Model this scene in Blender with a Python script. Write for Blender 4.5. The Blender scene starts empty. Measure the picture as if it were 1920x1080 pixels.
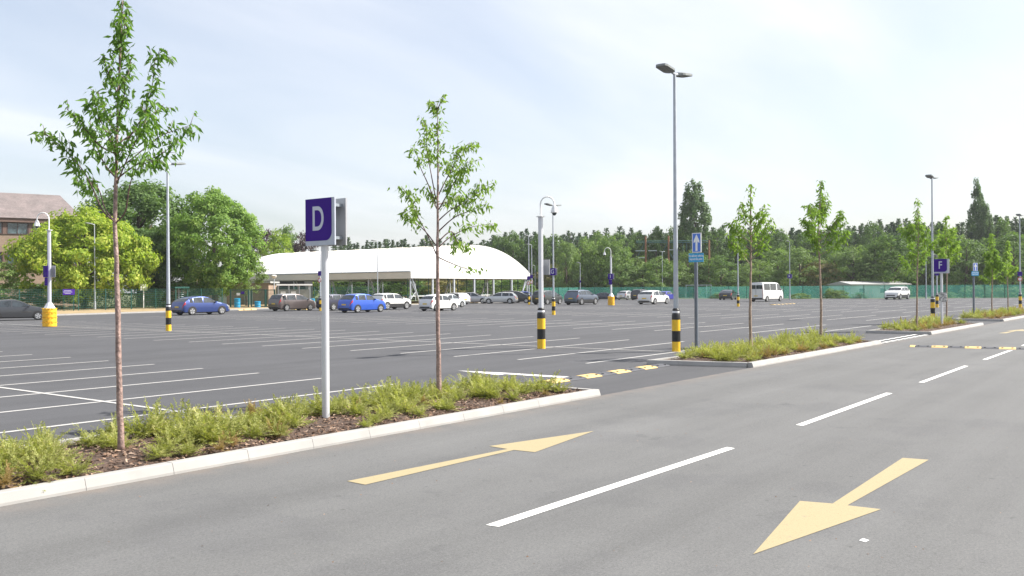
import bpy, bmesh, math, random
from mathutils import Vector, Matrix
R = random.Random(11)
C = bpy.context.scene.collection
rad = math.radians
PI = math.pi

HAZE = .0002
SKYOFF = 5.6
SUN, SKY, CLOUD, EXPO = 4.4, .084, .55, 1.18
# ------------------------------------------------------------------ camera model
F = 1700.0; HC = 541.0; RO = rad(-0.35); H = 1.9; AZ = rad(37.4)
FW = Vector((math.cos(AZ), math.sin(AZ), 0)); RT = Vector((math.sin(AZ), -math.cos(AZ), 0)); UP = Vector((0, 0, 1))
CAM = Vector((0, 0, H))
def ray(u, v):
    x = (u - 960) / F; z = -(v - HC) / F
    c, s = math.cos(RO), math.sin(RO)
    x, z = c * x - s * z, s * x + c * z
    return RT * x + FW + UP * z
def P(u, v, z=0.0):                    # the ground point seen in that direction
    r = ray(u, v); t = (z - H) / r.z
    return CAM + r * t
def D(u, v, d): return CAM + ray(u, v) * d
def G(u, d):                           # ground point at a distance
    p = D(u, 541, d); p.z = 0; return p
def Zat(v, u, d): return D(u, v, d).z
def dep(p): return (p - CAM).dot(FW)
def pxm(p): return F / dep(p)

# ------------------------------------------------------------------ materials
def lin(r, g, b):
    f = lambda c: (c / 255 / 12.92) if c / 255 <= .04045 else ((c / 255 + .055) / 1.055) ** 2.4
    return (f(r), f(g), f(b), 1)
def nodes(name):
    m = bpy.data.materials.new(name); m.use_nodes = True
    nt = m.node_tree; nt.nodes.clear()
    o = nt.nodes.new('ShaderNodeOutputMaterial')
    return m, nt, o
def N(nt, t, **kw):
    n = nt.nodes.new(t)
    for k, v in kw.items():
        if k in n.inputs: n.inputs[k].default_value = v
        else: setattr(n, k, v)
    return n
def ramp(nt, fac, stops):
    r = nt.nodes.new('ShaderNodeValToRGB'); e = r.color_ramp.elements
    while len(e) < len(stops): e.new(.5)
    for el, (p, c) in zip(e, stops): el.position = p; el.color = c
    nt.links.new(fac, r.inputs[0]); return r.outputs[0]
def mixc(nt, fac, a, b, mode='MIX'):
    n = nt.nodes.new('ShaderNodeMix'); n.data_type = 'RGBA'; n.blend_type = mode
    for sock, val in ((n.inputs[0], fac), (n.inputs[6], a), (n.inputs[7], b)):
        if hasattr(val, 'is_linked'): nt.links.new(val, sock)
        else: sock.default_value = val
    return n.outputs[2]
def mat(name, col, rough=.6, metal=0.0, var=.12, scale=6.0, bump=0.0, coat=0.0, bscale=None, spec=.5):
    m, nt, o = nodes(name)
    b = N(nt, 'ShaderNodeBsdfPrincipled'); b.inputs['Roughness'].default_value = rough
    b.inputs['Metallic'].default_value = metal; b.inputs['Coat Weight'].default_value = coat
    b.inputs['Coat Roughness'].default_value = .04; b.inputs['Specular IOR Level'].default_value = spec
    tc = N(nt, 'ShaderNodeTexCoord')
    nz = N(nt, 'ShaderNodeTexNoise', Scale=scale, Detail=5.0, Roughness=.6)
    nt.links.new(tc.outputs['Object'], nz.inputs['Vector'])
    c = (col[0], col[1], col[2], 1)
    lo = tuple(x * (1 - var) for x in col[:3]) + (1,); hi = tuple(min(1, x * (1 + var)) for x in col[:3]) + (1,)
    nt.links.new(ramp(nt, nz.outputs[0], [(.3, lo), (.5, c), (.72, hi)]), b.inputs['Base Color'])
    if bump:
        n2 = N(nt, 'ShaderNodeTexNoise', Scale=bscale or scale * 8, Detail=4.0)
        nt.links.new(tc.outputs['Object'], n2.inputs['Vector'])
        bp = N(nt, 'ShaderNodeBump', Strength=bump, Distance=.02)
        nt.links.new(n2.outputs[0], bp.inputs['Height']); nt.links.new(bp.outputs[0], b.inputs['Normal'])
    nt.links.new(b.outputs[0], o.inputs[0])
    return m
def asphalt(name, base, streak):
    m, nt, o = nodes(name)
    b = N(nt, 'ShaderNodeBsdfPrincipled', Roughness=.85); b.inputs['Specular IOR Level'].default_value = .35
    geo = N(nt, 'ShaderNodeNewGeometry')
    def noise(scale, det, stretch=None):
        mp = N(nt, 'ShaderNodeMapping'); mp.inputs['Scale'].default_value = stretch or (1, 1, 1)
        nt.links.new(geo.outputs['Position'], mp.inputs[0])
        n = N(nt, 'ShaderNodeTexNoise', Scale=scale, Detail=det, Roughness=.65)
        nt.links.new(mp.outputs[0], n.inputs['Vector']); return n.outputs[0]
    g = lambda k: (base[0] * k, base[1] * k, base[2] * k, 1)
    big = ramp(nt, noise(.22, 5), [(.3, g(.9)), (.7, g(1.08))])
    st = ramp(nt, noise(1.0, 4, (.05, 1.3, 1)), [(.34, (1 - streak,) * 3 + (1,)), (.66, (1 + streak * .6,) * 3 + (1,))])
    fine = ramp(nt, noise(130, 3), [(.28, (.55, .55, .55, 1)), (.45, (.97, .97, .97, 1)), (.6, (1.04, 1.04, 1.04, 1)), (.78, (1.6, 1.58, 1.54, 1))])
    grain = ramp(nt, noise(48, 2), [(.3, (.86, .86, .86, 1)), (.7, (1.13, 1.13, 1.13, 1))])
    spots = ramp(nt, noise(7.0, 2), [(.24, (.72, .72, .72, 1)), (.32, (1, 1, 1, 1))])
    oil = ramp(nt, noise(1.15, 3), [(.66, (1, 1, 1, 1)), (.74, (.82, .82, .83, 1))])
    trk = ramp(nt, noise(1.0, 2, (.012, .62, 1)), [(.38, (.93, .93, .93, 1)), (.5, (1, 1, 1, 1)), (.62, (1.05, 1.05, 1.05, 1))])
    # old damp patches and repairs with an edge of their own
    pat = ramp(nt, noise(.55, 6), [(.40, (.93, .93, .94, 1)), (.47, (1, 1, 1, 1))])
    x = mixc(nt, 1.0, big, st, 'MULTIPLY'); x = mixc(nt, 1.0, x, fine, 'MULTIPLY'); x = mixc(nt, 1.0, x, grain, 'MULTIPLY'); x = mixc(nt, 1.0, x, oil, 'MULTIPLY'); x = mixc(nt, 1.0, x, trk, 'MULTIPLY'); x = mixc(nt, 1.0, x, spots, 'MULTIPLY'); x = mixc(nt, 1.0, x, pat, 'MULTIPLY')
    if streak < .1 and base[0] > .1:
        sp = N(nt, 'ShaderNodeSeparateXYZ'); nt.links.new(geo.outputs['Position'], sp.inputs[0])
        mr = N(nt, 'ShaderNodeMapRange'); mr.inputs[1].default_value = 7.95; mr.inputs[2].default_value = 8.5; nt.links.new(sp.outputs[1], mr.inputs[0])
        dm = N(nt, 'ShaderNodeMath', operation='MULTIPLY'); nt.links.new(mr.outputs[0], dm.inputs[0]); nt.links.new(ramp(nt, noise(2.3, 6), [(.35, (0, 0, 0, 1)), (.7, (.75, .75, .75, 1))]), dm.inputs[1])
        x = mixc(nt, dm.outputs[0], x, (.20, .165, .14, 1))
    nt.links.new(x, b.inputs['Base Color'])
    bp = N(nt, 'ShaderNodeBump', Strength=.5, Distance=.006)
    nt.links.new(noise(160, 3), bp.inputs['Height']); nt.links.new(bp.outputs[0], b.inputs['Normal'])
    nt.links.new(b.outputs[0], o.inputs[0]); return m
def paint(name, col, wear=.45):
    m, nt, o = nodes(name)
    b = N(nt, 'ShaderNodeBsdfPrincipled', Roughness=.7)
    geo = N(nt, 'ShaderNodeNewGeometry')
    n = N(nt, 'ShaderNodeTexNoise', Scale=9.0, Detail=7.0, Roughness=.72); nt.links.new(geo.outputs['Position'], n.inputs['Vector'])
    n2 = N(nt, 'ShaderNodeTexNoise', Scale=90.0, Detail=3.0); nt.links.new(geo.outputs['Position'], n2.inputs['Vector'])
    w = ramp(nt, n.outputs[0], [(.30, (1, 1, 1, 1)), (.40, (0, 0, 0, 1))])
    f = ramp(nt, n2.outputs[0], [(.27, (.45, .45, .45, 1)), (.36, (.90, .90, .90, 1)), (.6, (1, 1, 1, 1))])
    c = mixc(nt, 1.0, col, f, 'MULTIPLY')
    mul = N(nt, 'ShaderNodeMath', operation='MULTIPLY'); nt.links.new(w, mul.inputs[0]); mul.inputs[1].default_value = wear
    nt.links.new(mixc(nt, mul.outputs[0], c, (.13, .13, .13, 1)), b.inputs['Base Color'])
    nt.links.new(b.outputs[0], o.inputs[0]); return m
def leafmat(name, c1, c2, c3=None, trans=.35, nscale=.9, gloss=.6):
    m, nt, o = nodes(name)
    geo = N(nt, 'ShaderNodeNewGeometry'); oi = N(nt, 'ShaderNodeObjectInfo')
    n = N(nt, 'ShaderNodeTexNoise', Scale=nscale, Detail=4.0, Roughness=.7); nt.links.new(geo.outputs['Position'], n.inputs['Vector'])
    add = N(nt, 'ShaderNodeMath', operation='MULTIPLY_ADD'); nt.links.new(oi.outputs['Random'], add.inputs[0]); add.inputs[1].default_value = .22
    isl = N(nt, 'ShaderNodeMath', operation='MULTIPLY_ADD'); nt.links.new(geo.outputs['Random Per Island'], isl.inputs[0]); isl.inputs[1].default_value = .30
    nt.links.new(n.outputs[0], isl.inputs[2])
    nt.links.new(isl.outputs[0], add.inputs[2])
    st = [(.45, c1 + (1,)), (.85, c2 + (1,))]
    if c3: st.append((.98, c3 + (1,)))
    col = ramp(nt, add.outputs[0], st)
    d = N(nt, 'ShaderNodeBsdfPrincipled', Roughness=gloss); d.inputs['Specular IOR Level'].default_value = .22
    t = N(nt, 'ShaderNodeBsdfTranslucent')
    tcol = mixc(nt, 1.0, col, (1.25, 1.35, .55, 1), 'MULTIPLY')
    nt.links.new(col, d.inputs['Base Color']); nt.links.new(tcol, t.inputs['Color'])
    mx = N(nt, 'ShaderNodeMixShader'); mx.inputs[0].default_value = trans
    nt.links.new(d.outputs[0], mx.inputs[1]); nt.links.new(t.outputs[0], mx.inputs[2])
    nt.links.new(mx.outputs[0], o.inputs[0]); return m
def netmat(name, col, clear):
    m, nt, o = nodes(name)
    geo = N(nt, 'ShaderNodeNewGeometry')
    n = N(nt, 'ShaderNodeTexNoise', Scale=.5, Detail=4.0); nt.links.new(geo.outputs['Position'], n.inputs['Vector'])
    c = ramp(nt, n.outputs[0], [(.3, tuple(x * .70 for x in col) + (1,)), (.7, tuple(x * 1.2 for x in col) + (1,))])
    d = N(nt, 'ShaderNodeBsdfDiffuse'); nt.links.new(c, d.inputs[0])
    tl = N(nt, 'ShaderNodeBsdfTranslucent'); nt.links.new(c, tl.inputs[0])
    t = N(nt, 'ShaderNodeBsdfTransparent')
    m1 = N(nt, 'ShaderNodeMixShader'); m1.inputs[0].default_value = .4
    nt.links.new(d.outputs[0], m1.inputs[1]); nt.links.new(tl.outputs[0], m1.inputs[2])
    fr = ramp(nt, n.outputs[0], [(.25, (clear * .7,) * 3 + (1,)), (.75, (clear * 1.3,) * 3 + (1,))])
    m2 = N(nt, 'ShaderNodeMixShader'); nt.links.new(fr, m2.inputs[0])
    nt.links.new(m1.outputs[0], m2.inputs[1]); nt.links.new(t.outputs[0], m2.inputs[2])
    nt.links.new(m2.outputs[0], o.inputs[0]); return m
def glassmat(name, col=(.03, .04, .045), rough=.06):
    m, nt, o = nodes(name)
    b = N(nt, 'ShaderNodeBsdfPrincipled', Roughness=rough); b.inputs['Specular IOR Level'].default_value = .9
    tc = N(nt, 'ShaderNodeTexCoord'); n = N(nt, 'ShaderNodeTexNoise', Scale=1.7, Detail=3.0)
    nt.links.new(tc.outputs['Object'], n.inputs['Vector'])
    nt.links.new(ramp(nt, n.outputs[0], [(.35, tuple(x * .5 for x in col) + (1,)), (.65, tuple(x * 2.2 for x in col) + (1,))]), b.inputs['Base Color'])
    nt.links.new(b.outputs[0], o.inputs[0]); return m
def brickmat(name, c1, c2, mortar, sx):
    m, nt, o = nodes(name)
    b = N(nt, 'ShaderNodeBsdfPrincipled', Roughness=.9)
    tc = N(nt, 'ShaderNodeTexCoord'); mp = N(nt, 'ShaderNodeMapping'); mp.inputs['Rotation'].default_value = (PI / 2, 0, 0)
    nt.links.new(tc.outputs['Object'], mp.inputs[0])
    br = N(nt, 'ShaderNodeTexBrick'); br.inputs['Color1'].default_value = c1; br.inputs['Color2'].default_value = c2; br.inputs['Mortar'].default_value = mortar
    br.inputs['Scale'].default_value = sx; nt.links.new(mp.outputs[0], br.inputs['Vector'])
    n = N(nt, 'ShaderNodeTexNoise', Scale=.8, Detail=6.0); nt.links.new(tc.outputs['Object'], n.inputs['Vector'])
    nt.links.new(mixc(nt, 1.0, br.outputs[0], ramp(nt, n.outputs[0], [(.3, (.8, .8, .8, 1)), (.7, (1.15, 1.1, 1.1, 1))]), 'MULTIPLY'), b.inputs['Base Color'])
    nt.links.new(b.outputs[0], o.inputs[0]); return m

M = {}
M['road'] = asphalt('road_asphalt', (.128, .1285, .1275), .09)
M['lot'] = asphalt('car_park_asphalt', (.074, .0745, .0795), .08)
M['white_paint'] = paint('white_paint', (.74, .73, .70, 1), .3)
M['lot_paint'] = paint('bay_paint', (.46, .45, .43, 1), .8)
M['yellow_paint'] = paint('yellow_paint', (.345, .283, .160, 1), .5)
M['concrete'] = mat('kerb_concrete', (.325, .316, .302), .85, var=.09, scale=2.2, bump=.06, bscale=90)
M['mulch'] = mat('mulch', (.075, .048, .035), .95, var=.6, scale=22, bump=1.0, bscale=30)
M['chips'] = leafmat('bark_chip', (.05, .03, .022), (.20, .125, .085), (.34, .25, .19), trans=0.0, nscale=9, gloss=.9)
M['bark'] = mat('cherry_bark', (.27, .185, .16), .5, var=.6, scale=16, bump=.8, bscale=30)
M['bark_dark'] = mat('twig_bark', (.11, .065, .055), .6, var=.4, scale=14)
M['bark_grey'] = mat('old_bark', (.10, .075, .055), .9, var=.4, scale=4, bump=.6)
M['bark_pale'] = mat('pale_bark', (.27, .20, .15), .7, var=.45, scale=12, bump=.4)
M['galv'] = mat('galvanised_steel', (.42, .45, .49), .5, .35, var=.10, scale=7)
M['galv_dark'] = mat('weathered_steel', (.24, .27, .30), .55, .3, var=.12, scale=7)
M['silver_post'] = mat('silver_post_paint', (.60, .61, .64), .38, .25, var=.05, scale=3)
M['lilac_post'] = mat('pale_post_paint', (.50, .50, .58), .4, .2, var=.06, scale=3)
M['black'] = mat('black_plastic', (.009, .009, .010), .45, var=.3, scale=5)
M['yellow'] = mat('yellow_sleeve', (.74, .46, .02), .45, var=.10, scale=5)
M['yellow_drum'] = mat('yellow_drum_plastic', (.82, .46, .02), .45, var=.08, scale=4)
M['white_band'] = mat('white_band', (.75, .75, .76), .4)
M['white'] = mat('white_plastic', (.78, .78, .77), .45, var=.06)
M['purple'] = mat('purple_film', (.050, .016, .225), .7, var=.06, scale=3, spec=.12)
M['sign_silver'] = mat('sign_silver', (.42, .45, .52), .4, .2, var=.05)
M['sign_back'] = mat('sign_back', (.36, .37, .38), .5, .3, var=.08)
M['letter'] = mat('letter_silver', (.52, .54, .62), .4, .1, var=.03)
M['blue'] = mat('traffic_blue', (.08, .19, .62), .35, var=.06)
M['cyan'] = mat('plate_blue', (.04, .33, .62), .35, var=.06)
M['steel_post'] = mat('grey_post', (.15, .17, .20), .5, .3, var=.1)
M['lum_grey'] = mat('luminaire_grey', (.22, .235, .23), .5, .2, var=.1)
M['led'] = mat('led_lens', (.16, .17, .16), .3, var=.3, scale=30)
M['lens'] = glassmat('dome_lens')
M['rubber'] = mat('black_rubber', (.07, .072, .082), .8, var=.25, scale=10, bump=.3)
M['rubber_yellow'] = mat('yellow_rubber', (.60, .42, .16), .7, var=.16, scale=10)
M['membrane'] = mat('white_membrane', (.76, .755, .74), .6, var=.03, scale=.6)
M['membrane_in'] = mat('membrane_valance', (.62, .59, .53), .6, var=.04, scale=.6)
M['brick'] = brickmat('brick', (.33, .24, .17, 1), (.27, .19, .135, 1), (.30, .26, .22, 1), 2.2)
M['tile'] = brickmat('roof_tile', (.215, .185, .18, 1), (.17, .145, .14, 1), (.09, .075, .07, 1), 2.6)
M['fascia'] = mat('brown_fascia', (.16, .10, .08), .6)
M['frame_dark'] = mat('brown_window_frame', (.085, .05, .045), .5)
M['winglass'] = glassmat('window_glass', (.05, .075, .085), .1)
M['green_steel'] = mat('green_fence_steel', (.006, .065, .05), .45, var=.2)
M['net'] = netmat('green_debris_net', (.13, .46, .385), .50)
M['grass_dry'] = mat('dry_grass', (.30, .22, .115), .95, var=.4, scale=1.4, bump=.6)
M['grass'] = mat('rough_grass', (.10, .115, .04), .95, var=.4, scale=.4, bump=.6)
M['bin_blue'] = mat('blue_bin', (.01, .22, .40), .4, var=.1)
M['wood'] = mat('brown_pole', (.25, .12, .06), .8, var=.3, scale=6)
M['rope'] = mat('green_rope', (.06, .14, .13), .8)
M['hut_wall'] = mat('hut_wall', (.45, .50, .48), .7, var=.08)
M['hut_roof'] = mat('hut_roof', (.36, .36, .35), .7, var=.08)
M['clear'] = netmat('shelter_glazing', (.38, .40, .38), .45)
M['poster'] = mat('poster_print', (.42, .42, .42), .6, var=.95, scale=13)
M['paper'] = mat('paper', (.7, .7, .68), .6, var=.25, scale=5)
M['tyre'] = mat('tyre', (.018, .018, .019), .75, var=.2)
M['alloy'] = mat('alloy_rim', (.55, .56, .58), .3, .7, var=.08)
M['carglass'] = glassmat('car_glass', (.018, .024, .028))
M['trim'] = mat('dark_trim', (.022, .022, .024), .6)
M['red_lens'] = mat('red_tail_lens', (.42, .015, .02), .2, var=.2, scale=9, coat=.5)
M['head_lens'] = mat('headlamp_lens', (.32, .34, .36), .12, .3, var=.3, scale=12, coat=.6)
M['plate_y'] = mat('yellow_plate', (.65, .44, .04), .5)
M['plate_w'] = mat('white_plate', (.7, .7, .68), .5)
M['tape'] = mat('red_band', (.5, .04, .04), .5)
# foliage
M['lf_young'] = leafmat('cherry_leaf', (.085, .175, .036), (.16, .275, .06), (.23, .34, .09), trans=.46, nscale=3)
M['lf_young_pale'] = leafmat('cherry_leaf_pale', (.12, .205, .04), (.215, .325, .07), (.29, .40, .11), trans=.46, nscale=3)
M['lf_shrub'] = leafmat('shrub_needles', (.20, .185, .065), (.33, .36, .115), (.48, .44, .20), trans=.38, nscale=5)
M['lf_shrub_brown'] = leafmat('shrub_needles_brown', (.21, .15, .07), (.33, .24, .10), (.38, .22, .11), trans=.3, nscale=5)
M['lf_lime'] = leafmat('lime_leaf', (.125, .22, .028), (.30, .385, .05), (.46, .49, .10), trans=.45, nscale=.8)
M['lf_mid'] = leafmat('mid_leaf', (.074, .142, .040), (.148, .228, .066), (.22, .30, .10), trans=.4, nscale=.7)
M['lf_round'] = leafmat('round_tree_leaf', (.080, .165, .036), (.185, .30, .062), (.28, .39, .105), trans=.42, nscale=.7)
M['lf_dark'] = leafmat('dark_leaf', (.060, .120, .034), (.115, .190, .056), (.17, .245, .08), trans=.38, nscale=.7)
M['lf_pale'] = leafmat('pale_leaf', (.10, .165, .055), (.17, .245, .08), (.23, .31, .11), trans=.36, nscale=.5)
M['lf_olive'] = leafmat('olive_leaf', (.13, .125, .045), (.22, .195, .075), (.27, .24, .09), trans=.3, nscale=.5)
M['lf_purple'] = leafmat('purple_leaf', (.035, .02, .025), (.07, .04, .045), trans=.2, nscale=.5)
M['lf_conifer'] = leafmat('conifer_needles', (.058, .100, .072), (.10, .150, .10), (.13, .185, .115), trans=.28, nscale=.35, gloss=.6)
M['lf_poplar'] = leafmat('poplar_leaf', (.055, .11, .045), (.11, .18, .07), (.15, .22, .09), trans=.35, nscale=.4)

# ------------------------------------------------------------------ mesh builder
class MB:
    def __init__(s): s.v = []; s.f = []; s.mi = []; s.cur = 0
    def add(s, vs, fs):
        o = len(s.v); s.v += [tuple(x) for x in vs]
        for f in fs: s.f.append(tuple(i + o for i in f)); s.mi.append(s.cur)
    def box(s, c, d, rz=0.0, M4=None):
        x, y, z = d[0] / 2, d[1] / 2, d[2] / 2; c = Vector(c); co, si = math.cos(rz), math.sin(rz)
        vs = []
        for sz in (-1, 1):
            for sx, sy in ((-1, -1), (1, -1), (1, 1), (-1, 1)):
                p = Vector((sx * x * co - sy * y * si, sx * x * si + sy * y * co, sz * z))
                if M4: p = M4 @ p
                vs.append(c + p)
        s.add(vs, [(3, 2, 1, 0), (4, 5, 6, 7), (0, 1, 5, 4), (1, 2, 6, 5), (2, 3, 7, 6), (3, 0, 4, 7)])
    def tube(s, pts, rs, n=8, cap=True):
        pts = [Vector(p) for p in pts]
        if not hasattr(rs, '__len__'): rs = [rs] * len(pts)
        rings = []; a = None
        for i, p in enumerate(pts):
            t = (pts[min(i + 1, len(pts) - 1)] - pts[max(i - 1, 0)])
            t = t.normalized() if t.length > 1e-9 else UP.copy()
            if a is None: a = t.orthogonal().normalized()
            else: a = (a - t * a.dot(t)).normalized()
            b = t.cross(a)
            rings.append([p + (a * math.cos(2 * PI * k / n) + b * math.sin(2 * PI * k / n)) * rs[i] for k in range(n)])
        vs = [q for r in rings for q in r]; fs = []
        for i in range(len(pts) - 1):
            for k in range(n): fs.append((i * n + k, i * n + (k + 1) % n, (i + 1) * n + (k + 1) % n, (i + 1) * n + k))
        if cap: fs.append(tuple(range(n - 1, -1, -1))); fs.append(tuple((len(pts) - 1) * n + k for k in range(n)))
        s.add(vs, fs)
    def cyl(s, c, r, z0, z1, n=20, r2=None):
        s.tube([(c[0], c[1], z0), (c[0], c[1], z1)], [r, r if r2 is None else r2], n)
    def lathe(s, prof, n=20, c=(0, 0, 0), axis='Z'):
        vs = []; fs = []
        for r, z in prof:
            for k in range(n):
                a = 2 * PI * k / n; q = (r * math.cos(a), r * math.sin(a), z)
                if axis == 'Y': q = (q[0], q[2], q[1])
                vs.append((q[0] + c[0], q[1] + c[1], q[2] + c[2]))
        for i in range(len(prof) - 1):
            for k in range(n): fs.append((i * n + k, i * n + (k + 1) % n, (i + 1) * n + (k + 1) % n, (i + 1) * n + k))
        s.add(vs, fs)
    def poly(s, pts): s.add(pts, [tuple(range(len(pts)))])
    def prism(s, pts, h):                # pts counter-clockwise, extruded by vector h
        h = Vector(h); n = len(pts); a = [Vector(p) for p in pts]
        s.add(a + [p + h for p in a], [tuple(range(n - 1, -1, -1)), tuple(range(n, 2 * n))] + [(i, (i + 1) % n, n + (i + 1) % n, n + i) for i in range(n)])
    def build(s, name, m, parent=None, smooth=False, loc=None):
        me = bpy.data.meshes.new(name); me.from_pydata(s.v, [], s.f); me.update()
        for q in (m if isinstance(m, (list, tuple)) else [m]): me.materials.append(q)
        if isinstance(m, (list, tuple)):
            me.polygons.foreach_set('material_index', s.mi)
        if smooth:
            me.polygons.foreach_set('use_smooth', [True] * len(me.polygons))
            if smooth != 'all': me.set_sharp_from_angle(angle=rad(38))
        o = bpy.data.objects.new(name, me); C.objects.link(o)
        if parent: o.parent = parent
        if loc is not None: o.location = loc
        return o
def tag(o, label, cat, group=None, kind=None):
    if label: o['label'] = label
    if cat: o['category'] = cat
    if group: o['group'] = group
    if kind: o['kind'] = kind
    return o
def thing(name, loc, label, cat, group=None, rz=0.0):
    o = bpy.data.objects.new(name, None); o.empty_display_size = .3; C.objects.link(o)
    o.location = loc; o.rotation_euler = (0, 0, rz)
    return tag(o, label, cat, group)
def struct(o): o['kind'] = 'structure'; return o
KIDS = {}
def children(o): return [c for c in bpy.data.objects if c.parent == o]
def dup(root, loc, rz=None, sc=None, label=None, group=None):
    kids = children(root)
    c = root.copy(); C.objects.link(c); c.location = loc
    if rz is not None: c.rotation_euler = (0, 0, rz)
    if sc is not None: c.scale = sc if hasattr(sc, '__len__') else (sc, sc, sc)
    if label: c['label'] = label
    if group: c['group'] = group
    for k in kids:
        d = k.copy(); C.objects.link(d); d.parent = c
        for g in children(k):
            e = g.copy(); C.objects.link(e); e.parent = d
    return c
def text_mesh(name, txt, size, m, parent, loc, rot, depth=.004, thick=0.0, sx=1.0):
    cu = bpy.data.curves.new('t', 'FONT'); cu.body = txt; cu.size = size; cu.align_x = 'CENTER'; cu.align_y = 'CENTER'
    cu.extrude = depth; cu.offset = thick
    to = bpy.data.objects.new('t', cu); C.objects.link(to)
    dg = bpy.context.evaluated_depsgraph_get(); me = bpy.data.meshes.new_from_object(to.evaluated_get(dg))
    bpy.data.objects.remove(to); bpy.data.curves.remove(cu)
    me.materials.clear(); me.materials.append(m)
    o = bpy.data.objects.new(name, me); C.objects.link(o); o.parent = parent; o.location = loc; o.rotation_euler = rot; o.scale = (sx, 1, 1)
    return o

# ------------------------------------------------------------------ setting: ground, road, markings
g = MB()
nx = 20
g.poly([(-290, -310, -.012), (450, -310, -.012), (450, 430, -.012), (-290, 430, -.012)])
struct(g.build('ground', M['grass']))
KY = 8.45                                   # foot of the kerb along the road
IB = 10.95                                  # back of the islands
g = MB(); g.poly([(-60, -40, 0), (175, -40, 0), (166, 10, 0), (156.6, 21.8, 0), (148.1, 36.6, 0), (143.2, 51, 0), (140.5, 68.8, 0), (128.6, 84.2, 0), (170, 140, 0), (135, 140, 0), (105, 75.9, 0), (80, 75.5, 0), (72, 75, 0), (56, 74.2, 0), (34.4, 71.3, 0), (-60, 70, 0)])
struct(g.build('car_park_surface', M['lot']))
g = MB(); g.poly([(-60, -.5, .004), (170, -.5, .004), (170, KY + .03, .004), (-60, KY + .03, .004)])
road = struct(g.build('road', M['road']))
# the verge of dry grass with its pale kerb, left
g = MB(); edge = [(-60, 70), (34.4, 71.3), (56, 74.2), (72, 75), (80, 75.5), (105, 75.9)]
for (a, b) in zip(edge, edge[1:]):
    g.add([(a[0], a[1] + .15, .10), (b[0], b[1] + .15, .10), (b[0], b[1] + 16, .16), (a[0], a[1] + 16, .16)], [(0, 1, 2, 3)])
struct(g.build('dry_verge', M['grass_dry']))
g = MB()
for (a, b) in zip(edge, edge[1:]):
    d = (Vector(b) - Vector(a)); n = max(1, int(d.length / .92)); rz = math.atan2(d.y, d.x)
    for i in range(n):
        c = Vector(a) + d * ((i + .5) / n); g.box((c.x, c.y, .06), (d.length / n - .01, .2, .125), rz)
struct(g.build('verge_kerb', M['concrete']))

def mark(mb, px, z):
    mb.poly([P(u, v, z) for u, v in px])
g = MB(); Z1 = .008
g.poly([P(u, v, Z1) for u, v in ((650.8, 901.9), (684.7, 908.7), (963.7, 843.6), (1003, 847.7), (1114, 807.9), (917.6, 836.3), (951.5, 841.8))])
a1 = g.build('direction_arrow', M['yellow_paint'], road); a1['label'] = 'yellow straight arrow pointing away up the near lane'
arrow1 = [P(u, v, Z1) for u, v in ((650.8, 901.9), (684.7, 908.7), (963.7, 843.6), (1003, 847.7), (1114, 807.9), (917.6, 836.3), (951.5, 841.8))]
g = MB(); g.poly([P(u, v, Z1) for u, v in ((1412, 1039), (1499.8, 939), (1561, 944), (1692.5, 858.3), (1741.5, 861.9), (1589, 947.3), (1652, 954.6))][::-1])
a2 = g.build('direction_arrow', M['yellow_paint'], road); a2['label'] = 'yellow arrow pointing towards the viewer in the far lane'
g = MB(); off = P(1872, 624.6, Z1) - arrow1[0]; g.poly([p + off for p in arrow1])
a3 = g.build('direction_arrow', M['yellow_paint'], road); a3['label'] = 'far yellow arrow beyond the speed hump'
for q in (((911, 984), (935, 987.5), (1378, 840.5), (1363, 838)), ((1492, 796.5), (1505.5, 798.3), (1673.8, 737.3), (1661, 736.3)),
          ((1721.8, 716.8), (1732.5, 717.3), (1815.8, 686.3), (1807.5, 685.5)), ((1841.8, 674), (1850, 674.5), (1899.5, 656.5), (1891, 656.6)),
          ((1914, 648), (1921, 648.4), (1985, 625.5), (1979, 625.3))):
    g = MB(); g.poly([P(u, v, Z1) for u, v in q]); g.build('centre_line_dash', M['white_paint'], road)
g = MB()
for k in range(9):
    for y in (8.52, 8.92):
        x0 = 31.15 + k * .76; g.poly([(x0, y, Z1), (x0 + .52, y, Z1), (x0 + .52, y + .17, Z1), (x0, y + .17, Z1)])
g.build('give_way_line', M['white_paint'], road)
# parking bays: spines and bay lines, one painted marking
g = MB(); Z2 = .004
lot = bpy.data.objects['car_park_surface']
BP = 2.17
for k in range(-1, 8):
    xs = 24.1 + 16.35 * k
    x0, x1 = xs - 4.85, xs + 4.85
    ytop = 62 if k < 5 else 50 - (k - 5) * 8
    if k == 0: ya = 12.35
    else: ya = 12.75
    if k == -1: xs += .35; x0 += .35; x1 += .35; ya += .08
    n = int((ytop - ya) / BP)
    for i in range(n + 1):
        y = ya + i * BP
        e0, e1 = (x0 + R.uniform(-.05, .05), x1 + R.uniform(-.05, .05))
        g.poly([(e0, y, Z2), (e1, y, Z2), (e1, y + .10, Z2), (e0, y + .10, Z2)])
    g.poly([(xs - .045, 11.1, Z2 + .003), (xs + .045, 11.1, Z2 + .003), (xs + .045, ya + n * BP, Z2 + .003), (xs - .045, ya + n * BP, Z2 + .003)])
g.build('bay_markings', M['lot_paint'], lot)
g = MB(); pts = [P(u, v, Z2) for u, v in ((858, 694.7), (935, 703.2), (947, 701.2), (1078, 710), (1083, 707), (945, 698.8))]; g.poly(pts[::1])
g.build('entry_arrow', M['white_paint'], lot)

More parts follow.
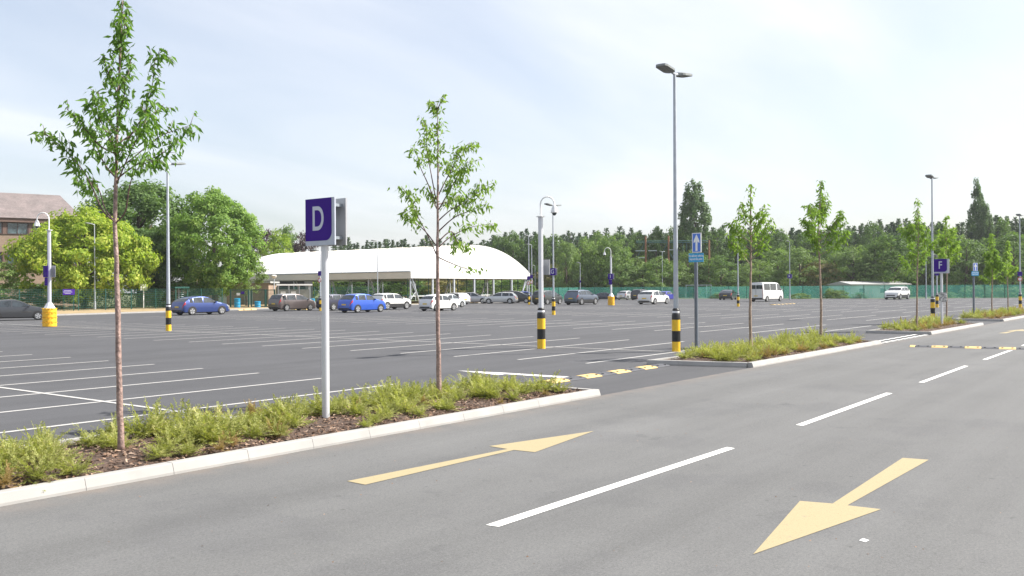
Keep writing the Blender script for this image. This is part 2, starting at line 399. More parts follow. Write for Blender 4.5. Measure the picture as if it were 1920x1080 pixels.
# ------------------------------------------------------------------ planted islands
def kerb_run(mb, a, b, inward, h=.12, w=.145, bat=.028, step=.915):
    a = Vector(a); b = Vector(b); d = b - a; L = d.length; d.normalize(); n = max(1, round(L / step)); iv = Vector(inward)
    for i in range(n):
        s0 = L * i / n + .002; s1 = L * (i + 1) / n - .003; j = R.uniform(-.003, .003)
        prof = [(0, -.02), (0, .03), (bat, h - .006 + j), (bat + .008, h + j), (w, h + j), (w, -.02)]
        p0 = [a + d * s0 + iv * o + UP * z for o, z in prof]; p1 = [a + d * s1 + iv * o + UP * z for o, z in prof]
        m_ = len(prof); fl = d.cross(iv).z < 0
        fs = [(k, k + 1, m_ + k + 1, m_ + k) for k in range(m_ - 1)] + [tuple(range(m_)), tuple(range(2 * m_ - 1, m_ - 1, -1))]
        mb.add(p0 + p1, [tuple(reversed(f)) for f in fs] if not fl else fs)
def island(x0, x1, label, nchip, seed, skew=0.0):
    t = thing('planted_island', ((x0 + x1) / 2, (KY + IB) / 2, 0), label, 'planting bed', 'kerbed planting islands along the road')
    k = MB(); o = Vector(((x0 + x1) / 2, (KY + IB) / 2, 0))
    f = lambda x, y: Vector((x, y, 0)) - o
    kerb_run(k, f(x0 + skew, KY), f(x1, KY), (0, 1, 0))
    kerb_run(k, f(x0 + .155, IB), f(x1 - .155, IB), (0, -1, 0), bat=.03)
    kerb_run(k, f(x0 + skew * .94, KY + .155), f(x0, IB), (1, 0, 0)); kerb_run(k, f(x1, KY + .155), f(x1, IB), (-1, 0, 0))
    k.build('kerb', M['concrete'], t)
    mu = MB(); nx, ny = max(8, int((x1 - x0) * 5)), 14; r = random.Random(seed)
    vs = []; fs = []
    for i in range(nx + 1):
        for j in range(ny + 1):
            y = KY + .14 + (IB - KY - .28) * j / ny; xs0 = x0 + skew * (1 - j / ny); x = xs0 + .14 + (x1 - xs0 - .28) * i / nx
            e = min(1, min(j, ny - j) / 3, min(i, nx - i) / 3)
            vs.append(f(x, y) + UP * (.075 + e * .055 + r.uniform(-.018, .018)))
    for i in range(nx):
        for j in range(ny): fs.append((i * (ny + 1) + j, (i + 1) * (ny + 1) + j, (i + 1) * (ny + 1) + j + 1, i * (ny + 1) + j + 1))
    mu.add(vs, fs); mu.build('mulch', M['mulch'], t)
    ch = MB()
    for i in range(nchip):
        x = r.uniform(x0 + .16 + skew, x1 - .16); y = KY + .16 + (IB - KY - .32) * r.random() ** 1.3
        e = min(1, (y - KY - .14) / .5, (IB - .14 - y) / .5)
        c = f(x, y) + UP * (.085 + max(0, e) * .055 + r.uniform(0, .02))
        rot = Matrix.Rotation(r.uniform(0, 6.3), 3, 'Z') @ Matrix.Rotation(r.uniform(-.6, .6), 3, 'X') @ Matrix.Rotation(r.uniform(-.5, .5), 3, 'Y')
        l, w = r.uniform(.010, .036), r.uniform(.005, .013)
        ch.add([c + rot @ Vector(q) for q in ((-l, -w, 0), (l * .9, -w * .7, 0), (l, w * .8, 0), (-l * .8, w, .006))], [(0, 1, 2, 3)])
    c = ch.build('bark_chips', M['chips'], t); c['kind'] = 'stuff'
    return t
island(-3, 13.6, 'long planting island in front with the tall D sign standing in it', 11000, 1)
island(19.75, 31.0, 'planting island beside the tall twin headed lamp post, the second nearest', 3600, 2, .62)
island(37.9, 48.3, 'planting island with the F sign standing in it', 900, 3)
island(53.8, 72, 'farthest planting island behind the second one way sign', 700, 4)

# --- low feathery shrubs
def shrub_mesh(seed, nst, m):
    r = random.Random(seed); mb = MB()
    for s in range(nst):
        a = r.uniform(0, 2 * PI); lean = r.uniform(.55, 1.5) if r.random() < .86 else r.uniform(.1, .5); L = r.uniform(.26, .56)
        p = Vector((r.uniform(-.14, .14), r.uniform(-.14, .14), r.uniform(-.02, .06))); d = Vector((math.cos(a) * math.sin(lean), math.sin(a) * math.sin(lean), math.cos(lean)))
        n = int(L / .017); bend = r.uniform(-.25, .65)
        for i in range(n):
            f = i / n
            d2 = (d + Vector((0, 0, -bend * f * math.sin(lean)))).normalized(); p = p + d2 * (L / n)
            side = d2.cross(UP)
            side = side.normalized() if side.length > .1 else Vector((1, 0, 0))
            up2 = side.cross(d2)
            if f < .10: continue
            for sg in (-1, 1):
                ang = r.uniform(-.7, .7); q = (side * sg * math.cos(ang) + up2 * math.sin(ang) + d2 * .8).normalized()
                ln = (.095 - .065 * f) * r.uniform(.6, 1.3); w = .0085
                wv = q.cross(up2).normalized() * w if r.random() < .5 else q.cross(side + up2).normalized() * w
                mb.add([p, p + q * ln * .5 + wv, p + q * ln, p + q * ln * .5 - wv], [(0, 1, 2, 3)])
    return mb.build('shrub', m)
SH = [shrub_mesh(20 + i, 44, M['lf_shrub']) for i in range(4)] + [shrub_mesh(31, 36, M['lf_shrub_brown'])]
used = set()
CLEAR = [tuple(P(227, 847, .12))[:2], tuple(P(611, 785, .12))[:2]]
def put_shrub(i, x, y, s, label, group):
    for cx, cy in CLEAR:
        vd = Vector((cx, cy, 0)).normalized(); q = Vector((x - cx, y - cy, 0)); al = -q.dot(vd); pe = (q + vd * al).length
        if -.15 < al < 1.3 and pe < .34: return
    o = SH[i]
    if i in used:
        o = o.copy(); C.objects.link(o)
    used.add(i)
    o.name = 'low_shrub'
    o.location = (x, y, .12); o.rotation_euler = (0, 0, R.uniform(0, 6.3)); o.scale = (s, s, s * R.uniform(.85, 1.15))
    tag(o, label, 'shrub', group)
def shrubs(x0, x1, rows, dx, label, group, brown_lab, s0, s1, ymin):
    x = x0
    while x < x1:
        for j in range(rows):
            y = ymin + (10.62 - ymin) * (j + .5) / rows + R.uniform(-.14, .14); xx = x + R.uniform(-.2, .2)
            if R.random() < (.25 if j == 0 else .08): continue
            b = R.random() < (.45 if j == 0 else .11)
            put_shrub(4 if b else R.randrange(4), xx, y, R.uniform(s0, s1) * R.choice((.8, 1, 1, 1.2)) * (.8 if b else 1) * (.78 if j == 0 else 1), brown_lab if b else label, ('browned ' if b else '') + group)
        x += dx
shrubs(2.4, 12.9, 6, .40, 'green feathery low shrub in the mulch around the D sign', 'shrubs in the D sign island', 'browned dying low shrub in the mulch of the D sign island', .44, .70, 8.64)
shrubs(20.7, 30.3, 6, .42, 'green low shrub in the island beside the tall twin headed lamp post', 'shrubs in the lamp post island', 'browned low shrub in the lamp post island', .52, .78, 8.68)
shrubs(38.5, 47.4, 3, .62, 'green low shrub in the island around the F sign', 'shrubs in the F sign island', 'browned low shrub in the F sign island', .68, .92, 8.85)
shrubs(54.4, 71, 3, .75, 'green low shrub in the farthest island', 'shrubs in the farthest island', 'browned low shrub in the farthest island', .68, .92, 8.85)

# ------------------------------------------------------------------ young trees
def leaf_at(mb, p, d, r, L, W):
    d = d.normalized(); s = d.cross(Vector((r.uniform(-1, 1), r.uniform(-1, 1), r.uniform(-.2, 1))))
    if s.length < 1e-3: s = Vector((1, 0, 0))
    s.normalize(); n = s.cross(d)
    fold = r.uniform(.15, .5) * W
    m1 = p + d * L * .42
    mb.add([p, m1 + s * W + n * fold, p + d * L - n * L * .12, m1 - s * W + n * fold, m1], [(0, 4, 1), (1, 4, 2), (0, 3, 4), (4, 3, 2)])
def young_tree(base, trunk, branches, label, lm, leaf=.105, dens=1.0, r0=.05, seed=1, bark='bark', jit=.10, lw=.155):
    """trunk, branches: local points (right, height); branch = (pts, depth_sweep, leaf_from, density, spread)"""
    t = thing('young_tree', base, label, 'tree', 'young street trees in the planting islands')
    r = random.Random(seed); loc = lambda a, b, z: RT * a + FW * b + UP * z
    tb = MB()
    zt = trunk[-1][1]
    pts = []
    for (a, z), (b, z2) in zip(trunk, trunk[1:]):
        n = max(2, int((z2 - z) / .16))
        for i in range(n): q = i / n; pts.append((a + (b - a) * q, z + (z2 - z) * q))
    pts.append(trunk[-1])
    rr = [max(.004, r0 * (1 - (z / zt)) ** .75 * (1 + r.uniform(-.07, .07))) * (1.25 if z < .12 else 1) for a, z in pts]
    tb.tube([loc(a + r.uniform(-.004, .004), r.uniform(-.004, .004), z) for a, z in pts], rr, 10)
    tb.build('trunk', M[bark], t, smooth='all')
    bb = MB(); lf = MB()
    def leaves_along(p, q, n, spread, drop):
        for i in range(n):
            c = p.lerp(q, r.random()) + Vector((r.gauss(0, spread), r.gauss(0, spread), r.gauss(0, spread * .8)))
            ax = (q - p).normalized()
            d = ax * r.uniform(-.1, .55) + Vector((r.uniform(-1, 1), r.uniform(-1, 1), r.uniform(-1.1, .15) - drop * .8))
            leaf_at(lf, c, d, r, leaf * r.uniform(.65, 1.2), leaf * lw * r.uniform(.8, 1.2))
    for bp, sweep, lfrom, dn, spread in branches:
        P3 = []; n = len(bp)
        for i, (a, z) in enumerate(bp):
            f = i / (n - 1); P3.append(loc(a, sweep * f + r.uniform(-.03, .03) * f, z))
        # smooth resample
        S = []
        for i in range(n - 1):
            p0 = P3[max(i - 1, 0)]; p1 = P3[i]; p2 = P3[i + 1]; p3 = P3[min(i + 2, n - 1)]
            for k in range(5):
                u = k / 5; S.append(.5 * ((2 * p1) + (p2 - p0) * u + (2 * p0 - 5 * p1 + 4 * p2 - p3) * u * u + (3 * p1 - p0 - 3 * p2 + p3) * u ** 3))
        S.append(P3[-1]); m_ = len(S)
        b0 = r0 * .27
        bb.tube(S, [max(.003, b0 * (1 - i / m_) ** .8) for i in range(m_)], 6)
        for i in range(m_ - 1):
            f = i / (m_ - 1)
            if f < lfrom: continue
            ln = (S[i + 1] - S[i]).length
            leaves_along(S[i], S[i + 1], max(1, int(ln * 60 * dn * dens + r.random())), spread * (1.15 - .6 * f), .6)
            # side twigs
            if r.random() < .75 * min(1, dn):
                d = (S[i + 1] - S[i]).normalized(); sd = d.cross(Vector((r.uniform(-1, 1), r.uniform(-1, 1), r.uniform(-1, 1)))).normalized()
                tl = spread * r.uniform(1.0, 2.1); e = S[i] + (d * .9 + sd * .9 + UP * .15).normalized() * tl
                bb.tube([S[i], e], [.004, .002], 4); leaves_along(S[i].lerp(e, .3), e, max(2, int(tl * 42 * dens)), spread * .38, .6)
    bb.build('branches', M['bark_dark'] if bark != 'bark_pale' else M[bark], t, smooth='all')
    lf.build('foliage', lm, t)
    return t
def px_tree(u, v, KX, trunkpx, branchpx, y=None, **kw):
    """pixel sketch of the silhouette turned into real branches about the trunk"""
    b = P(u, v, .12); b.z = 0; s = dep(b) / F
    f = lambda q: ((q[0] - u) * s, H + (HC + (960 - q[0]) * .0061 - q[1]) * s)
    tr = [f(q) for q in trunkpx]; tr[0] = (0, .0)
    br = [([(a * KX, z) for a, z in (f(q) for q in pts)], sw, lf, dn, sp * .85) for pts, sw, lf, dn, sp in branchpx]
    return young_tree((b.x, b.y, .06), tr, br, **kw)
b1 = P(227, 847)
px_tree(227, 847, .86, [(227, 847), (224, 700), (220, 500), (218, 430), (222, 300), (226, 180), (231, 90), (235, 15), (233, -12)], [
    ([(220, 428), (196, 405), (172, 350), (146, 312), (120, 286), (98, 268)], -.35, .42, 1.0, .10),
    ([(220, 430), (185, 400), (160, 360), (130, 345), (95, 350)], .45, .5, .8, .09),
    ([(221, 345), (190, 320), (165, 290), (148, 262), (128, 232)], .4, .3, .75, .09),
    ([(222, 300), (195, 285), (170, 250), (155, 228)], -.45, .3, .9, .09),
    ([(224, 262), (200, 240), (178, 208), (158, 172)], .25, .25, 1.1, .075),
    ([(221, 355), (246, 322), (276, 282), (300, 262), (322, 240)], -.35, .3, .9, .10),
    ([(222, 330), (255, 300), (300, 262), (336, 245), (360, 232)], .35, .35, 1.0, .11),
    ([(223, 300), (258, 262), (288, 225), (308, 180), (322, 125), (345, 122)], -.2, .32, .95, .08),
    ([(219, 428), (246, 408), (262, 368), (280, 338), (310, 322), (345, 318)], -.4, .5, .75, .09),
    ([(222, 345), (262, 318), (310, 300), (350, 272)], .1, .3, .9, .10),
    ([(224, 280), (252, 250), (275, 215), (290, 190)], .45, .2, .9, .085),
    ([(222, 310), (212, 270), (200, 235), (196, 200)], -.3, .2, .8, .085),
    ([(225, 240), (240, 215), (255, 190), (262, 165)], -.3, .1, .7, .06),
    ([(222, 330), (240, 300), (252, 270)], -.5, .1, .8, .09),
    ([(222, 300), (226, 180), (231, 90), (236, 8)], 0, .05, 1.45, .085),
    ([(231, 110), (220, 80), (214, 48)], .1, .1, .8, .05), ([(231, 95), (245, 70), (250, 40)], -.1, .1, .8, .05),
    ([(226, 190), (210, 150), (203, 118)], -.1, .1, .8, .05), ([(227, 180), (242, 150), (246, 110)], .1, .1, .8, .05),
], label='tallest young cherry tree, left of the D sign, reaching the top of the picture', lm=M['lf_young'], seed=3, r0=.037, dens=1.5, leaf=.104)
px_tree(823, 748, .88, [(823, 748), (822, 600), (822, 500), (823, 380), (824, 280), (823, 196)], [
    ([(821, 487), (800, 445), (780, 410), (765, 380), (752, 362)], -.35, .38, .8, .12),
    ([(821, 470), (795, 440), (768, 420), (745, 398)], .3, .45, .7, .11),
    ([(819, 388), (802, 350), (788, 322), (782, 300), (770, 288)], -.3, .5, .8, .10),
    ([(819, 380), (808, 330), (798, 280), (796, 235)], .25, .45, 1.05, .11),
    ([(825, 372), (842, 340), (858, 312), (872, 285), (890, 268)], .3, .3, .95, .11),
    ([(825, 400), (850, 365), (872, 335), (890, 315)], -.4, .25, 1.0, .13),
    ([(825, 420), (850, 400), (880, 385), (905, 368), (926, 352)], .2, .3, .75, .11),
    ([(825, 440), (860, 415), (900, 402), (930, 390)], -.3, .35, .6, .09),
    ([(825, 470), (850, 450), (890, 432), (940, 424)], .25, .35, .7, .12),
    ([(825, 490), (850, 500), (890, 512), (926, 508)], -.2, .35, .3, .06),
    ([(824, 460), (850, 440), (865, 462), (880, 470)], .4, .3, .5, .11),
    ([(824, 330), (824, 260), (823, 205)], 0, .05, .75, .09),
    ([(824, 215), (814, 205), (806, 196)], .1, .1, .8, .06), ([(824, 212), (832, 198), (838, 190)], -.1, .1, .8, .05),
    ([(822, 400), (806, 372), (790, 352)], .35, .3, .6, .09),
    ([(824, 390), (850, 380), (870, 362)], .5, .2, .8, .12),
], label='young cherry tree between the D sign and the security camera pole', lm=M['lf_young_pale'], seed=5, r0=.043, dens=1.95, leaf=.108)
def gen_tree(u, y, top_v, w_px, low_v, label, seed, lm, nb=13, lean=0, dens=1.0, leaf=.15, bark='bark_pale', tip=1.0):
    # base on the island's tree line
    lo, hi = 545.0, 900.0
    for _ in range(60):
        mid = (lo + hi) / 2
        if P(u, mid).y > y: lo = mid
        else: hi = mid
    b = P(u, mid); s = dep(b) / F; r = random.Random(seed)
    top = Zat(top_v, u, dep(b)); low = Zat(low_v, u, dep(b)); W = w_px * s
    tr = [(0, 0), (r.uniform(-.02, .02), low * .5), (r.uniform(-.04, .04), low), (r.uniform(-.05, .05) + lean * .5, (low + top) / 2), (lean, top)]
    br = []
    for i in range(nb):
        f = i / nb; z0 = low + (top - low) * (f * .62); rch = W * (1 - .55 * f) * r.uniform(.65, 1.05); sg = 1 if i % 2 else -1
        a = rch * r.uniform(.45, 1.0) * sg; sw = math.sqrt(max(0, rch * rch - a * a)) * r.choice((-1, 1))
        rise = rch * r.uniform(.35, 1.25) + .2
        br.append(([(0, z0), (a * .35, z0 + rise * .25), (a * .75, z0 + rise * .65), (a, z0 + rise)], sw, .22, 1.0, W * .10))
    br.append(([(0, (low + top) / 2), (lean * .6, low + (top - low) * .8), (lean, top)], 0, .05, 1.1 * tip, W * .085))
    return young_tree((b.x, b.y, .06), tr, br, label=label, lm=lm, seed=seed, r0=.045, dens=dens, leaf=leaf, bark=bark)
YT = 9.65
gen_tree(1408, YT, 352, 56, 500, 'young tree right of the blue one way sign, leaves in three clumps', 21, M['lf_young_pale'], 13, .02, 1.08, .14)
gen_tree(1539, YT, 342, 52, 488, 'young tree with a narrow pointed top in the middle of the second island', 22, M['lf_young_pale'], 14, .02, 1.40, .15)
gen_tree(1719, YT, 374, 40, 512, 'slender young tree with a bare whip top, left of the F sign', 23, M['lf_young_pale'], 12, .10, 1.25, .17, tip=.6)
gen_tree(1775, 10.3, 408, 36, 512, 'young tree directly behind the F sign', 24, M['lf_young_pale'], 12, 0, 1.40, .18)
gen_tree(1860, YT + .3, 440, 24, 532, 'left one of two small young trees in the farthest island', 25, M['lf_young_pale'], 12, 0, 1.51, .22)
gen_tree(1890, YT + .3, 452, 20, 530, 'right one of two small young trees in the farthest island', 26, M['lf_young_pale'], 11, 0, 1.51, .22)

# ------------------------------------------------------------------ posts and signs
def sleeve(t, r=.125, h=1.27):
    b = MB()
    b.cyl((0, 0), r, 0, .30 * h / 1.27, 24); b.build('yellow_band', M['yellow'], t, True)
    b = MB(); b.cyl((0, 0), r, .30 * h / 1.27, .62 * h / 1.27, 24); b.build('black_band', M['black'], t, True)
    b = MB(); b.cyl((0, 0), r, .62 * h / 1.27, .95 * h / 1.27, 24); b.build('yellow_band', M['yellow'], t, True)
    k = h / 1.27
    b = MB(); b.lathe([(0, .95 * k), (r, .95 * k), (r, 1.10 * k), (r * .88, 1.13 * k), (r * .84, 1.15 * k)], 24); b.lathe([(r * .84, 1.21 * k), (r * .86, 1.25 * k), (r * .6, 1.29 * k), (0, 1.29 * k)], 24); b.build('black_cap', M['black'], t, True)
    b = MB(); b.lathe([(r * .845, 1.15 * k), (r * .845, 1.21 * k)], 24); b.build('white_band', M['white_band'], t, True)
def plate(t, name, w, h, c, rz, m, th=.012):
    """panel whose face normal points along -X before rz"""
    b = MB(); x = w / 2; y = h / 2; b.box((0, 0, 0), (th, w, h)); o = b.build(name, m, t); o.location = c; o.rotation_euler = (0, 0, rz); return o
def luminaire(t, z, sgn, ax=0.0):
    """LED head on a short arm, reaching along +-X"""
    rot = Matrix.Rotation(ax + (0 if sgn > 0 else PI), 4, 'Z') @ Matrix.Rotation(rad(-7), 4, 'Y')
    b = MB(); b.tube([(0, 0, 0), (.26, 0, 0)], [.035, .035], 10)
    a = b.build('lamp_arm', M['galv'], t, True); a.location = (0, 0, z); a.matrix_local = Matrix.Translation((0, 0, z)) @ rot
    b = MB(); prof = [(.20, .07), (.26, .15), (.34, .19), (.80, .19), (.88, .15), (.90, .08)]
    out = [(x, y) for x, y in prof] + [(x, -y) for x, y in reversed(prof)]
    n = len(out); b.add([(x, y, -.03) for x, y in out] + [(x, y, .03) for x, y in out] + [(.3 + (x - .3) * .8, y * .6, .065) for x, y in out],
                        [tuple(range(n))] + [(i + n * k, i + n * (k + 1), (i + 1) % n + n * (k + 1), (i + 1) % n + n * k) for i in range(n) for k in (0, 1)] + [tuple(range(3 * n - 1, 2 * n - 1, -1))])
    hd = b.build('lamp_head', M['lum_grey'], t); hd.matrix_local = Matrix.Translation((0, 0, z)) @ rot
    b = MB()
    for i in range(4):
        for j in range(3): b.box((.42 + i * .11, -.1 + j * .1, -.033), (.085, .075, .012))
    l = b.build('led_panel', M['led'], hd)
def lamp_post(u, v, top_v, label, both=True, slv=True, rad_=.055, sh=1.27, group='lamp posts in the car park', d=None, scale_r=1, thin=False):
    p = P(u, v) if d is None else G(u, d)
    top = Zat(top_v, u, dep(p))
    t = thing('lamp_post', p, label, 'lamp post', group)
    b = MB(); b.tube([(0, 0, 0 if not slv else 1.1), (0, 0, top * .45), (0, 0, top)], [rad_ * 1.25, rad_, rad_ * .7], 16); b.build('pole', M['galv'], t, True)
    if slv: sleeve(t, .125, sh)
    else:
        b = MB(); b.cyl((0, 0), rad_ * 1.9, 0, .9, 14); b.build('pole_base', M['galv'], t, True)
    luminaire(t, top - .05, -1)
    if both: luminaire(t, top - .05, 1)
    return t
def letter_plate(t, txt, z, w, off, flip=True, rz=0.0):
    o = plate(t, 'sign_plate', w, w, (-off, 0, z), rz, M['purple'], .015)
    text_mesh('letter', txt, w * .86, M['letter'], o, (-.010, 0, -.01 * w), (PI / 2, 0, -PI / 2), .002, .006)
    plate(t, 'sign_plate', w, w, (off, 0, z), rz, M['sign_back'], .015)
def small_plates(t, z, zr=None, off=.09, w=.36):
    plate(t, 'sign_plate', w, w * 1.0, (-off, 0, z), 0, M['purple'])
    if zr:
        b = MB(); b.tube([(-.008, 0, 0), (.008, 0, 0)], [w * .52, w * .52], 20); o = b.build('round_sign', M['white'], t, True); o.location = (-off, 0, zr)
        b = MB(); b.lathe([(w * .36, 0), (w * .52, 0), (w * .52, .006), (w * .36, .006)], 20); r = b.build('red_ring', M['tape'], o); r.rotation_euler = (0, -PI / 2, 0); r.location = (-.009, 0, 0)

# tall lamp in front
lp = lamp_post(1268, 659.5, 136, 'tallest twin headed lamp post, with yellow and black base beside the one way sign', rad_=.062)
lp = lamp_post(316, 620.5, 306, 'twin headed lamp post rising behind the tallest young tree', rad_=.07)
lp = lamp_post(1749, 597.5, 333, 'twin headed lamp post just left of the F sign')
lp = lamp_post(1913, 576.5, 404, 'lamp post at the right edge of the picture carrying a round sign'); small_plates(lp, 2.9, 2.45)
lp = lamp_post(1038, 590.5, 385, 'lamp post carrying the purple G sign'); letter_plate(lp, 'G', Zat(509.5, 1038, dep(P(1038, 590.5))), .50, .10)
lp = lamp_post(1757, 576.5, 480, 'short post with a small purple plate between the F sign and the lamp post', both=False); small_plates(lp, 3.0)
lp = lamp_post(1384, 574.8, 446, 'lamp post behind the young tree right of the one way sign')
lp = lamp_post(601, 583, 470, 'striped base post mostly hidden behind the D sign pole', both=False); small_plates(lp, 3.35, 2.75, w=.42)
lp = lamp_post(992, 571.5, 442, 'left one of two lamp posts at the right end of the white canopy'); small_plates(lp, 3.1, 2.5, w=.42)
lp = lamp_post(997.5, 569, 459, 'right one of two lamp posts at the right end of the white canopy', slv=False, both=False); small_plates(lp, 3.4, 2.7, w=.42)
lamp_post(1003.5, 560, 498, 'short far lamp post just left of the big security camera pole', slv=False, both=False)
lamp_post(708, 0, 452, 'thin lamp post standing in front of the long side of the canopy', slv=False, both=False, d=104)
lp = lamp_post(1088, 0, 493, 'short lamp post by the left end of the green netting fence', slv=False, both=False, d=150); small_plates(lp, 3.0)
lp = lamp_post(1481, 0, 453, 'lamp post carrying the purple K sign before the netting fence', slv=False, both=False, d=134); letter_plate(lp, 'K', Zat(518, 1481, 134), .62, .12)
lamp_post(1736.5, 0, 443, 'slim far lamp post seen through the tree left of the F sign', slv=False, both=False, d=134)
lamp_post(1242, 0, 472, 'very short far lamp post among the bushes by the rope course', slv=False, both=True, d=165)
lamp_post(178, 583, 420, 'bare thin column in front of the lime green tree', slv=False, both=False)

def camera_pole(u, v, top_v, neck_v, label, base, r, side=1, plate_txt=None):
    p = P(u, v); d = dep(p); zt = Zat(top_v, u, d); zn = Zat(neck_v, u, d)
    t = thing('camera_pole', p, label, 'camera pole', 'security camera poles')
    b = MB(); b.tube([(0, 0, .0), (0, 0, zn)], [r, r * .93], 8); b.build('pole', M['lilac_post'] if u < 500 else M['silver_post'], t)
    b = MB(); b.cyl((0, 0), r * 1.6, zn, zn + .03, 12)
    gh = zt - zn; pts = [(0, 0, zn), (0, 0, zn + gh * .62)]; gr = gh * .36
    for k in range(9):
        a = PI - PI * k / 8; q = RT * side * (gr * .92 * (1 + math.cos(a))); pts.append((q.x, q.y, zn + gh * .62 + gr * math.sin(a)))
    e = RT * side * gr * 1.84; pts.append((e.x, e.y, zn + gh * .5))
    b.tube(pts, .028 * r / .1, 10); b.build('swan_neck', M['white'], t, True)
    h = MB(); k = r / .1; zc = zn + gh * .42
    h.lathe([(.02 * k, zc + .14 * k), (.06 * k, zc + .12 * k), (.13 * k, zc - .08 * k), (.145 * k, zc - .16 * k), (.13 * k, zc - .18 * k)], 18, (e.x, e.y, 0))
    hd = h.build('camera_dome', M['white'], t, True)
    h = MB(); h.lathe([(.09 * k, zc - .175 * k), (.085 * k, zc - .22 * k), (.05 * k, zc - .27 * k), (0.001, zc - .285 * k)], 16, (e.x, e.y, 0)); h.build('camera_lens', M['lens'], hd, True)
    if base == 'sleeve': sleeve(t, .13, 1.27)
    else:
        for i in range(4):
            b = MB(); R0 = .355
            z0 = i * .25
            b.lathe([(R0 * .9, z0 + .002), (R0, z0 + .02), (R0, z0 + .21), (R0 * .93, z0 + .235), (R0 * .9, z0 + .248)], 24)
            for q in range(12):
                a = 2 * PI * q / 12; b.box((math.cos(a) * R0, math.sin(a) * R0, z0 + .23), (.05, .11, .035), a)
            b.build('drum_ring', M['yellow_drum'], t, True)
        b = MB(); b.lathe([(.32, .98), (.30, 1.02), (.15, 1.25), (r, 1.32)], 8); b.build('pole_collar', M['silver_post'], t)
    return t
cp = camera_pole(1015, 653.5, 368, 407, 'nearest security camera pole, with yellow and black base', 'sleeve', .082)
o = plate(cp, 'sign_plate', .42, .48, (.19, 0, Zat(501, 1018, 28.8)), 0, M['sign_back'], .02)
cp = camera_pole(93, 612.5, 398, 432, 'security camera pole in a yellow drum base, left before the lime green tree', 'drum', .105, -1)
plate(cp, 'sign_plate', .5, .62, (-.16, .08, Zat(509, 93, 49)), 0, M['purple']); plate(cp, 'sign_plate', .5, .62, (.16, -.1, Zat(509, 93, 49)), 0, M['sign_back'])
plate(cp, 'sign_plate', .3, .42, (-.14, .08, Zat(528, 93, 49)), 0, M['purple'])
cp = camera_pole(1146, 572.5, 464, 482, 'far security camera pole in a yellow drum base carrying the I sign', 'drum', .11, -1)
letter_plate(cp, 'I', Zat(518.5, 1146, 100), .62, .13); plate(cp, 'sign_plate', .4, .55, (-.13, 0, Zat(529, 1146, 100)), 0, M['purple'])

def zone_sign(u, v, txt, label, z0, z1, poster=False):
    p = P(u, v, .12); p.z = 0; t = thing('zone_sign', p, label, 'sign', 'purple car park zone signs')
    b = MB(); b.cyl((0, 0), .052, .05, z1 + .005, 20); b.build('pole', M['silver_post'], t, True)
    w, h = .60, z1 - z0; zc = (z0 + z1) / 2
    for sg, nm in ((-1, 'front_panel'), (1, 'back_panel')):
        x = -.075 if sg < 0 else .125
        b = MB(); b.box((x, 0, zc), (.022, w, h)); pn = b.build(nm, M['sign_silver'] if sg < 0 else M['sign_back'], t)
        # purple field with a rounded lower corner; the viewer's right is -Y for the panel facing -X
        m = .06 * (w / .6); mb_ = .065; rc = .12
        y0, y1 = w / 2 - .003, -w / 2 + m; zl, zh = zc - h / 2 + mb_, zc + h / 2 - .003
        q = [(y0, zl), (y0, zh), (y1, zh)] + [(y1 + rc - rc * math.cos(a), zl + rc - rc * math.sin(a)) for a in [PI / 2 * i / 8 for i in range(9)]]
        b = MB(); b.prism([(x + sg * .0115, sg * -y_ if sg > 0 else y_, z_) for y_, z_ in (q if sg < 0 else q)], (sg * .003, 0, 0)); b.build('purple_field', M['purple'], pn)
        text_mesh('letter', txt, .50 * h / .69, M['letter'], pn, (x + sg * .0155, .035 if sg < 0 else -.035, zc + .03), (PI / 2, 0, sg * PI / 2), .0015, .006, .74)
    b = MB()
    for z in (z0 + .1, z1 - .1): b.box((.025, 0, z), (.18, w * .8, .04))
    b.build('mounting_rail', M['galv_dark'], t)
    if poster:
        for sg in (-1, 1):
            o = plate(t, 'poster', .30, .42, (sg * .07, -.05, Zat(557, u, dep(p))), 0, M['poster'])
    return t
zone_sign(611, 785, 'D', 'tall purple D sign on a silver pole in the front island', Zat(460.5, 611, dep(P(611, 785, .12))), Zat(372.5, 611, dep(P(611, 785, .12))))
zone_sign(1766, 611, 'F', 'purple F sign on a silver pole with a small poster fixed lower down', Zat(512.5, 1766, dep(P(1766, 611, .12))), Zat(485.5, 1766, dep(P(1766, 611, .12))), True)

def one_way(u, v, label, rz, top_v, mid_v, low_v, w, oy=-.055):
    p = P(u, v); d = dep(p); t = thing('one_way_sign', p, label, 'sign', 'blue one way signs', rz)
    zt, zm, zl = Zat(top_v, u, d), Zat(mid_v, u, d), Zat(low_v, u, d)
    b = MB(); b.cyl((0, 0), .055, 0, zt - .02, 18); b.build('pole', M['steel_post'], t, True)
    h = zt - zm - .02; zc = zm + .02 + h / 2
    b = MB(); b.box((-.075, oy, zc), (.02, w, h)); pn = b.build('arrow_panel', M['white'], t)
    b = MB(); b.box((-.0865, oy, zc), (.004, w - .045, h - .045)); f = b.build('blue_field', M['blue'], pn)
    k = w; aw, hw = k * .11, k * .31
    q = [(-aw, -h * .42), (aw, -h * .42), (aw, h * .06), (hw, h * -.02), (hw, h * .10), (0, h * .43), (-hw, h * .10), (-hw, -h * .02), (-aw, h * .06)]
    b = MB(); b.prism([(-.0885, oy - y_, zc + z_) for y_, z_ in q][::-1], (-.003, 0, 0)); b.build('white_arrow', M['white'], pn)
    h2 = zm - zl; pl = plate(t, 'text_plate', w * 1.6, h2, (-.075, oy * .6, (zm + zl) / 2), 0, M['cyan'])
    text_mesh('lettering', 'No delivery vehicles\nbeyond this point', h2 * .36, M['white'], pl, (-.0085, 0, h2 * .02), (PI / 2, 0, -PI / 2), .001, .0012, .60 * w / .285)
    return t
